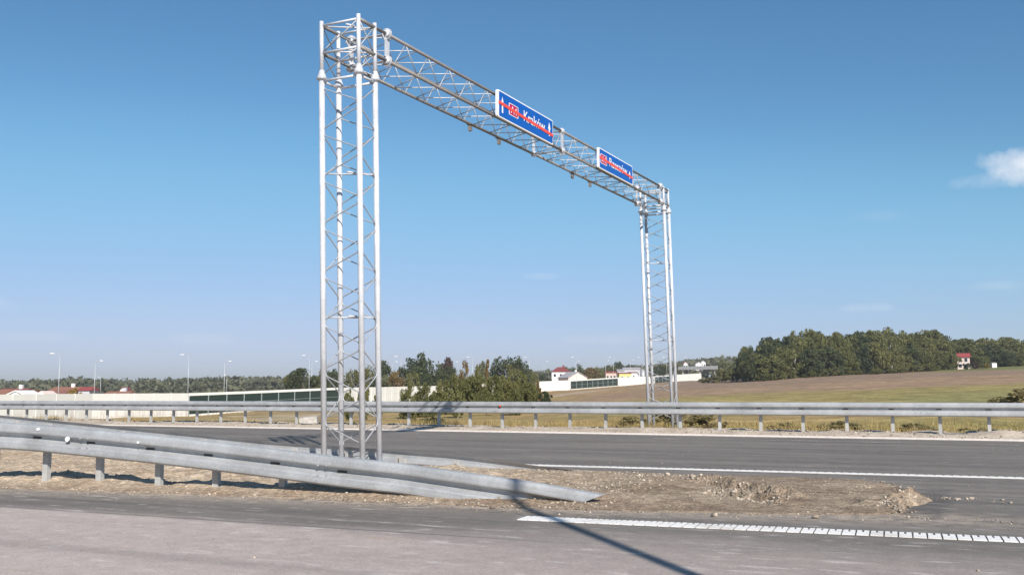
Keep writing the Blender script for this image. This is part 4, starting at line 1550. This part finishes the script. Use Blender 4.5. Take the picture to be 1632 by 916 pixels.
# dry grass in the meadow behind the far rail
VV, n = [], 0
for i in range(90000):
    x = -36 + 46 * rng.random()
    y = 25.3 + 22 * rng.random() ** 1.6
    if i % 7 == 0:
        y = 25.1 + 1.2 * rng.random()
    z = 0
    VV.append((x, y))
VV = np.array(VV)
zz = terrain_z(VV) + (fbm(VV[:, 0] * 0.25, VV[:, 1] * 0.25, 3) - 0.5) * 0.35 * sstep(VV[:, 1], 27, 40)
clump = sstep(fbm(VV[:, 0] * 0.7, VV[:, 1] * 0.7, 17), 0.3, 0.62)
h = (0.07 + 0.24 * rng.random(len(VV))) * (0.35 + 0.9 * clump)
a = rng.random(len(VV)) * 6.283
w = 0.009 + 0.010 * rng.random(len(VV))
lx, ly = rng.normal(0, 0.35, len(VV)) * h, rng.normal(0, 0.35, len(VV)) * h
base = np.c_[VV, zz - 0.02]
dx = np.c_[np.cos(a) * w, np.sin(a) * w, np.zeros(len(VV))]
tri = np.stack([base - dx, base + dx, base + np.c_[lx, ly, h]], 1).reshape(-1, 3)
o = link('dry_grass', mesh_np('dry_grass', tri, np.arange(len(tri)).reshape(-1, 3)), None, M_GRASS)
tag(o, 'yellowed dry grass behind the far guardrail', None, None, 'stuff')

# ------------------------------------------------------------------ noise walls


def mat_wall():
    k = Mat('cream_panel', 0.85, 0, 0.2)
    n = k.noise(k.pos(), 0.25, 4, 0.6)
    n2 = k.noise(k.pos((1, 1, 0.2)), 1.6, 3, 0.5)
    col = k.mix(k.ramp(n, 0.3, 0.7), (0.82, 0.80, 0.73), (0.87, 0.855, 0.80))
    x, y, z = k.xyz()
    st_ = k.math('MULTIPLY', k.ramp(n2, 0.45, 0.65, 0, 0.55), k.ramp(z, -3.2, -0.9, 1.0, 0.0))
    col = k.mix(st_, col, (0.50, 0.38, 0.31))
    k.color(col)
    return k.m


M_WALL = mat_wall()
M_GLASS = flat('green_acrylic', (0.018, 0.040, 0.036), 0.16, 0.08)
M_WPOST = flat('wall_post_grey', (0.30, 0.34, 0.34), 0.6, 0.08)
wall_path = []
for px, D, yt in [(-60, 118, 629), (0, 124.3, 628.4), (50, 130, 627.6), (150, 146, 627), (306, 170, 626.2), (400, 186, 623.0), (540, 213, 617.4), (608, 240, 616.6), (692, 285, 614.7), (780, 335, 611.4),
                  (860, 381, 607.6), (908, 402, 605.6), (982, 442, 601.2), (1030, 466, 599.8), (1064, 490, 597.6), (1078, 505, 596.6), (1114, 556, 594.8)]:
    p = bearing(px, D)
    wall_path.append((p[0], p[1], level(yt, px, D), px))
wall_path = np.array(wall_path)
WS = np.r_[0, np.cumsum(np.hypot(np.diff(wall_path[:, 0]), np.diff(wall_path[:, 1])))]


def wall_at(s):
    return [float(np.interp(s, WS, wall_path[:, k])) for k in range(3)]


def s_of_px(px):
    return float(np.interp(px, wall_path[:, 3], WS))


def noise_wall(px0, px1, glass, label):
    s0, s1 = s_of_px(px0), s_of_px(px1)
    n = max(1, round((s1 - s0) / 5.0))
    a0 = wall_at(s0)
    hgt = 4.0
    root = empty('noise_wall', (a0[0], a0[1], a0[2] - hgt), label, 'noise wall', 'noise walls along the motorway')
    o0 = Vector((a0[0], a0[1], a0[2] - hgt))
    for i in range(n):
        p, q = Vector(wall_at(s0 + (s1 - s0) * i / n)), Vector(wall_at(s0 + (s1 - s0) * (i + 1) / n))
        d = Vector((q.x - p.x, q.y - p.y, 0))
        L = d.length
        d.normalize()
        nn = Vector((d.y, -d.x, 0))
        rise = q.z - p.z
        up_ = Vector((0, 0, 1))
        a, b_ = 0.09, L - 0.09

        def slab(za, zb, th, off, nm, mt):
            V_ = []
            for w_ in (off, off + th):
                for (t_, z_) in ((a, za), (b_, za), (b_, zb), (a, zb)):
                    V_.append(p + d * t_ + nn * w_ + up_ * (z_ + rise * t_ / L) - o0)
            m_ = MB().add(V_, [(3, 2, 1, 0), (4, 5, 6, 7), (0, 1, 5, 4), (1, 2, 6, 5), (2, 3, 7, 6), (3, 0, 4, 7)])
            m_.build(nm, mt, root)
        if glass:
            slab(-hgt - 1.0, -hgt + 0.45, 0.16, -0.08, 'plinth', M_WALL)
            slab(-hgt + 0.46, -0.46, 0.02, -0.01, 'pane', M_GLASS)
            slab(-hgt + 2.05, -hgt + 2.11, 0.05, 0.012, 'rail', M_WPOST)
            slab(-0.45, 0.0, 0.2, -0.1, 'cap', M_WALL)
        else:
            slab(-hgt - 1.2, -hgt + 0.6, 0.16, -0.08, 'plinth', M_WALL)
            slab(-hgt + 0.62, -1.62, 0.14, -0.07, 'panel', M_WALL)
            slab(-1.6, 0.0, 0.14, -0.07, 'panel', M_WALL)
        V_ = []
        for zz in (-hgt - 1.0, 0.02 if not glass else -0.47):
            for t_, w_ in ((-0.07, -0.09), (0.07, -0.09), (0.07, 0.10), (-0.07, 0.10)):
                V_.append(p + d * t_ + nn * w_ + up_ * zz - o0)
        MB().add(V_, [(3, 2, 1, 0), (4, 5, 6, 7), (0, 1, 5, 4), (1, 2, 6, 5), (2, 3, 7, 6), (3, 0, 4, 7)]).build('wall_post', M_WPOST if glass else M_WALL, root)
    return root


noise_wall(-60, 305, False, 'low cream noise wall filling the left of the picture behind the rails')
noise_wall(306, 541, True, 'dark green glazed noise wall with cream cap left of the near tower')
noise_wall(543, 907, False, 'white noise wall running behind the birch thicket')
noise_wall(908, 982, True, 'small dark glazed noise wall below the grey-roofed house')
noise_wall(983, 1040, False, 'cream noise wall just left of the far tower')
noise_wall(1041, 1064, True, 'short dark glazed noise wall seen through the far tower')
noise_wall(1065, 1114, False, 'cream noise wall right of the far tower, the farthest one')


# ------------------------------------------------------------------ street lamps
M_LAMP = flat('lamp_head_white', (0.90, 0.91, 0.93), 0.35, 0.03)
M_POLE = flat('lamp_pole_grey', (0.50, 0.52, 0.54), 0.5, 0.06, metal=0.3)


def street_lamp(xy, zb, zt, arm, label, group, r=0.085, head=0.75):
    root = empty('street_lamp', (xy[0], xy[1], zb), label, 'street lamp', group)
    h = zt - zb
    MB().tube((0, 0, -0.2), (0, 0, h - 0.35), r, 8, r * 0.55).build('pole', M_POLE, root, True)
    c = Vector((math.cos(YAW), math.sin(YAW), 0)) * arm
    b = MB()
    b.tube((0, 0, h - 0.36), c * 0.45 + Vector((0, 0, h - 0.06)), r * 0.5, 6)
    b.tube(c * 0.45 + Vector((0, 0, h - 0.06)), c + Vector((0, 0, h)), r * 0.45, 6)
    b.build('arm', M_POLE, root, True)
    b = MB()
    b.lathe([(head * 0.35, -0.10), (head * 0.8, -0.06), (head, 0.0), (head * 0.75, 0.09), (head * 0.25, 0.15)], (0, 0, 0), 10)
    b.v = [(p[0] * 1.0 + c.x * 1.1, p[1] * 0.55 + c.y * 1.1, p[2] + h) for p in b.v]
    b.build('lamp_head', M_LAMP, root, True)
    return root


ORD = ['first', 'second', 'third', 'fourth', 'fifth', 'sixth', 'seventh', 'eighth', 'ninth', 'tenth', 'eleventh']
for k, (px, yh) in enumerate([(100, 563.5), (304, 565.3), (495, 566.5), (640, 568.2), (753, 568.8), (843, 569.5), (917, 569.2), (976, 569.2), (1021, 569.4), (1060, 569.4), (1094, 569.6)]):
    D = 202 + 35 * k
    xy = bearing(px, D)
    street_lamp(xy, tz(xy), level(yh, px, D), -1.5, 'tall street lamp of the nearer row, %s from the left, head turned left' % ORD[k], 'street lamps of the nearer row')
for k, (px, yh) in enumerate([(156.5, 575), (361, 575.5), (499, 576), (626, 576.4), (722.5, 576.4), (801.7, 576.4), (866, 576), (916.5, 575), (963.5, 574.4), (1003, 573.6)]):
    D = 233 + 35 * k
    xy = bearing(px, D)
    street_lamp(xy, tz(xy), level(yh, px, D), 1.2, 'street lamp of the farther row, %s from the left, head turned right' % ORD[k], 'street lamps of the farther row', 0.085, 0.65)
for px, yh, lb in ((166, 600.5, 'short far-off lamp beside the second house from the left wall'), (365, 597, 'short far-off lamp over the glazed noise wall')):
    D = 430
    xy = bearing(px, D)
    street_lamp(xy, tz(xy), level(yh, px, D), -0.8, lb, 'far-off lamps', 0.12, 0.7)
# the mast whose long shadow crosses the near asphalt stands out of the picture, behind on the right
tip = np.array(cw(-0.24, 10.7))
MLEAN = np.array(cw(0.045, 0.0))                 # tilt added to give the cast shadow its slope
mxy = tip - (SH[:2] / math.tan(SUN_EL) + MLEAN) * 7.6
root = empty('steel_mast', (mxy[0], mxy[1], 0), 'plain grey steel mast beside the near carriageway', 'mast')
MB().tube((0, 0, -0.1), (MLEAN[0] * 7.5, MLEAN[1] * 7.5, 7.5), 0.058, 12, 0.052).build('pole', M_POLE, root, True)
MB().lathe([(0.07, 0), (0.07, 0.03), (0.03, 0.07)], (MLEAN[0] * 7.5, MLEAN[1] * 7.5, 7.501), 12).build('cap', M_POLE, root, True)
MB().box(-0.2, 0.2, -0.2, 0.2, 0.001, 0.02).build('base_plate', M_POLE, root)


# ------------------------------------------------------------------ houses and sheds
def paint(name, c):
    return flat(name, c, 0.85, 0.08, 1.5)


M_WIN = flat('window_glass', (0.03, 0.035, 0.045), 0.12, 0.05)
M_PLASTER = paint('white_plaster', (0.78, 0.77, 0.75))
M_PINK = paint('pink_plaster', (0.62, 0.44, 0.36))
M_PALEPINK = paint('pale_pink_plaster', (0.78, 0.62, 0.55))
M_GREYW = paint('grey_plaster', (0.46, 0.46, 0.50))
M_YELLOW = paint('yellow_plaster', (0.66, 0.58, 0.22))
M_RED = paint('red_roof', (0.28, 0.05, 0.05))
M_MAROON = paint('maroon_roof', (0.20, 0.045, 0.045))
M_ORANGE = paint('orange_roof_tiles', (0.27, 0.12, 0.075))
M_BROWN = paint('brown_roof_tiles', (0.24, 0.10, 0.075))
M_GREYR = paint('grey_roof_sheet', (0.36, 0.34, 0.35))


def house(px, D, ybase_top, w, d, hw, hr, wall, roof, label, rot=0.0, gable='x', windows=3, chimney=True, name='house', overhang=0.35, group='houses beyond the noise wall', cat='house', storeys=1, chim_mat=None):
    """ybase_top: picture row of the eaves; w across the view, d in depth"""
    xy = bearing(px, D)
    zb = tz(xy)
    ze = level(ybase_top, px, D)
    hw = ze - zb if hw is None else hw
    z0 = ze - hw
    root = empty(name, (xy[0], xy[1], z0), label, cat, group, YAW + rot)
    MB().box(-w / 2, w / 2, -d / 2, d / 2, -0.5, hw).build('wall', wall, root)
    b = MB()
    ow, od = w / 2 + overhang, d / 2 + overhang
    if gable == 'x':        # ridge across the view
        V_ = [(-ow, -od, hw + .003), (ow, -od, hw + .003), (ow, od, hw + .003), (-ow, od, hw + .003), (-ow, 0, hw + hr), (ow, 0, hw + hr)]
        b.add(V_, [(0, 1, 5, 4), (2, 3, 4, 5), (3, 0, 4), (1, 2, 5), (3, 2, 1, 0)])
    elif gable == 'y':      # gable end towards the camera
        gw = MB().add([(-w / 2, -d / 2, hw), (w / 2, -d / 2, hw), (0, -d / 2, hw + hr * 0.93), (-w / 2, -d / 2 + .2, hw), (w / 2, -d / 2 + .2, hw), (0, -d / 2 + .2, hw + hr * .93)],
                      [(0, 1, 2), (5, 4, 3), (0, 2, 5, 3), (1, 4, 5, 2), (0, 3, 4, 1)])
        gw.build('gable', wall, root)
        for sx in (-1, 1):
            V_ = [(0, -od, hw + hr), (sx * ow, -od, hw - 0.1), (sx * ow, od, hw - 0.1), (0, od, hw + hr)]
            V2 = [(v_[0], v_[1], v_[2] + 0.22) for v_ in V_]
            b.add(V_ + V2, [(0, 1, 2, 3), (7, 6, 5, 4), (0, 4, 5, 1), (1, 5, 6, 2), (2, 6, 7, 3)])
    else:                   # hipped
        V_ = [(-ow, -od, hw + .003), (ow, -od, hw + .003), (ow, od, hw + .003), (-ow, od, hw + .003), (-w * .16, 0, hw + hr), (w * .16, 0, hw + hr)]
        b.add(V_, [(0, 1, 5, 4), (2, 3, 4, 5), (3, 0, 4), (1, 2, 5), (3, 2, 1, 0)])
    rf = b.build('roof', roof, root)
    if chimney:
        MB().box(w * .12, w * .12 + 0.8, -0.4, 0.4, hw + hr * .35, hw + hr + 0.9).build('chimney', chim_mat or M_BROWN, rf)
    for st_ in range(storeys):
        zc = hw * (st_ + 0.55) / storeys
        for i in range(windows):
            x = -w / 2 + w * (i + 0.5) / windows
            f = MB().box(x - 0.62, x + 0.62, -d / 2 - 0.05, -d / 2 + 0.02, zc - 0.75, zc + 0.75).build('window', M_WHITE, root)
            MB().box(x - 0.5, x + 0.5, -d / 2 - 0.07, -d / 2 - 0.051, zc - 0.63, zc + 0.63).build('pane', M_WIN, f)
    return root


house(8, 240, 627.5, 9, 8, None, 1.1, M_PINK, M_ORANGE, 'house with long orange-brown roof at the left border', chimney=False)
house(34, 250, 627, 6, 8, None, 1.3, M_PLASTER, M_MAROON, 'dark roofed house behind the white gable on the left', chimney=True, chim_mat=M_PLASTER)
house(46, 235, 631.0, 5.2, 8, None, 1.15, M_PLASTER, M_PLASTER, 'white fronted low gable just above the noise wall on the left', gable='y', windows=2, chimney=False)
house(54, 275, 625.5, 3.2, 7, None, 0.9, M_PINK, M_ORANGE, 'small bright orange roof right of the white gable', chimney=False)
house(82, 240, 629, 1.9, 6, None, 0.75, M_PLASTER, M_PALEPINK, 'tiny white gable between the red roofs on the left', gable='y', windows=1, chimney=False, overhang=0.15)
house(100, 262, 628.3, 5.5, 8, None, 1.0, M_PINK, M_BROWN, 'house with dull red roof behind the first lamp', chimney=False)
house(116, 275, 622, 7.0, 8, None, 1.0, M_PINK, M_ORANGE, 'house with orange tiled roof and white chimney by the yellow bush', chim_mat=M_PLASTER)
house(148, 255, 622, 2.7, 6, None, 0.9, M_GREYW, M_RED, 'grey house with crimson roof at the second lamp', windows=1, chimney=False)
house(199, 270, 627.2, 5.7, 7, None, 0.7, M_PINK, M_ORANGE, 'low brick building with terracotta roof above the white wall', chim_mat=M_GREYW)
house(206, 330, 621.5, 1.8, 5, None, 0.8, M_PLASTER, M_MAROON, 'little white gable seen against the woods', gable='y', windows=1, chimney=False, overhang=0.15)
tree_px('shrub', 'shrub', 126, 225, 618.5, 27, 'yellow', 'bush', 151, 1800, 0.045, 'round yellow-orange bush among the houses on the left', 'trees among the houses')
house(892, 455, 592.5, 8.2, 9, None, 2.2, M_PLASTER, M_MAROON, 'tall white house with a hipped maroon roof', gable='hip', windows=3, storeys=2, chim_mat=M_MAROON)
house(911, 428, 602.0, 9.0, 9, None, 2.4, M_PALEPINK, M_GREYR, 'pinkish bungalow with a broad grey roof', gable='y', windows=2, rot=0.45, chim_mat=M_PLASTER)
house(971, 540, 594, 5.6, 8, None, 0.8, M_PINK, M_RED, 'low red shed right of the orange tree', chimney=False, name='shed', cat='shed')
house(986, 560, 591, 3.6, 8, None, 1.0, M_GREYW, M_GREYR, 'small grey shed behind the red one', chimney=False, name='shed', cat='shed', windows=1)
house(993, 520, 595, 6.2, 8, None, 0.5, M_YELLOW, M_RED, 'yellow building with a thin red roof edge', chimney=False, name='workshop', cat='building', windows=2)
house(1006, 525, 594, 4.0, 8, None, 0.5, M_PLASTER, M_BROWN, 'white building with a dark doorway joined to the yellow one', chimney=False, name='workshop', cat='building', windows=1)
house(1004, 600, 588.5, 10, 8, None, 1.2, M_GREYW, M_GREYR, 'long grey shed roof above the yellow building', chimney=False, name='shed', cat='shed')
xy = bearing(1022, 530)
zt_ = level(590.0, 1022, 530)
root = empty('silo', (xy[0], xy[1], tz(xy)), 'round grey metal silo beside the white building', 'silo')
h_ = zt_ - tz(xy)
MB().lathe([(1.35, -0.5), (1.35, h_)], (0, 0, 0), 16).build('drum', M_BACK, root, True)
MB().lathe([(1.4, h_ + .003), (0.2, h_ + 0.6)], (0, 0, 0), 16).build('cone_roof', M_GREYR, root, True)
house(1530, 372, 569.5, 3.9, 4.2, None, 1.6, M_PALEPINK, M_RED, 'lone pale pink house with a bright red roof at the edge of the wood', gable='x', windows=2, storeys=2, chimney=False, rot=-0.5, group='buildings by the wood')
house(1577, 374, 578.6, 1.7, 1.6, None, 0.25, M_PLASTER, M_GREYR, 'tiny white shed right of the lone red-roofed house', windows=0, chimney=False, name='shed', cat='shed', group='buildings by the wood', overhang=0.1)
for px, D, y, w, lb in [(1110, 760, 580.5, 5, 'white house on the hill above the overpass, left one'), (1117, 770, 578.0, 3.5, 'white house on the hill above the overpass, right one'), (1089, 790, 579.8, 3, 'pinkish house on the hill left above the overpass')]:
    house(px, D, y, w, 6, 4, 1.6, M_PLASTER, M_GREYR if px > 1100 else M_RED, lb, gable='y', windows=2, chimney=False, group='houses on the hill')

# overpass
M_LCONC = flat('light_concrete', (0.62, 0.61, 0.58), 0.9, 0.08, 0.5)
p0, p1 = bearing(1078, 640), bearing(1160, 600)
zt0, zt1 = level(586.2, 1078, 640), level(584.5, 1160, 600)
root = empty('overpass', (p0[0], p0[1], zt0), 'grey concrete overpass bridge crossing behind the far noise wall', 'bridge')
d = Vector((p1[0] - p0[0], p1[1] - p0[1], zt1 - zt0))
L = d.length
dn = d.normalized()
sd_ = Vector((-dn.y, dn.x, 0)).normalized()
MB().prism([(0, 0), (L, 0), (L, -1.2), (0, -1.2)], (0, 0, 0), dn, (0, 0, 1), sd_, 9).build('deck', M_LCONC, root)
MB().prism([(0, 0.004), (L, 0.004), (L, 0.9), (0, 0.9)], (0, 0, 0), dn, (0, 0, 1), sd_, 0.25).build('parapet', M_LCONC, root)
for t in (0.08, 0.42, 0.70, 0.93):
    c = dn * (L * t) + sd_ * 1.2
    MB().box(c.x - 0.6, c.x + 0.6, c.y - 0.6, c.y + 0.6, -9 + c.z, c.z - 1.21).build('pier', M_CONC, root)
# concrete block lying behind the rail
xy = bearing(497, 33)
b = MB().box(-0.28, 0.28, -0.2, 0.2, -0.1, 0.34)
o = b.build('concrete_block', M_CONC)
o.location = (xy[0], xy[1], tz(xy) + 0.0)
o.rotation_euler = (0.06, -0.1, 0.5)
tag(o, 'pale broken concrete block lying behind the rail left of the near tower', 'concrete block')

# ------------------------------------------------------------------ thin summer haze lying over the plain
k = bpy.data.materials.new('haze_air')
k.use_nodes = True
k.node_tree.nodes.clear()
o_ = k.node_tree.nodes.new('ShaderNodeOutputMaterial')
v_ = k.node_tree.nodes.new('ShaderNodeVolumePrincipled')
v_.inputs['Color'].default_value = (0.93, 0.94, 0.96, 1)
v_.inputs['Density'].default_value = 0.00020
v_.inputs['Anisotropy'].default_value = 0.2
k.node_tree.links.new(v_.outputs[0], o_.inputs['Volume'])
o = MB().box(-2700, 2700, -2700, 2700, -8, 42).build('haze', k)
tag(o, 'faint haze over the far fields and woods', None, None, 'stuff')
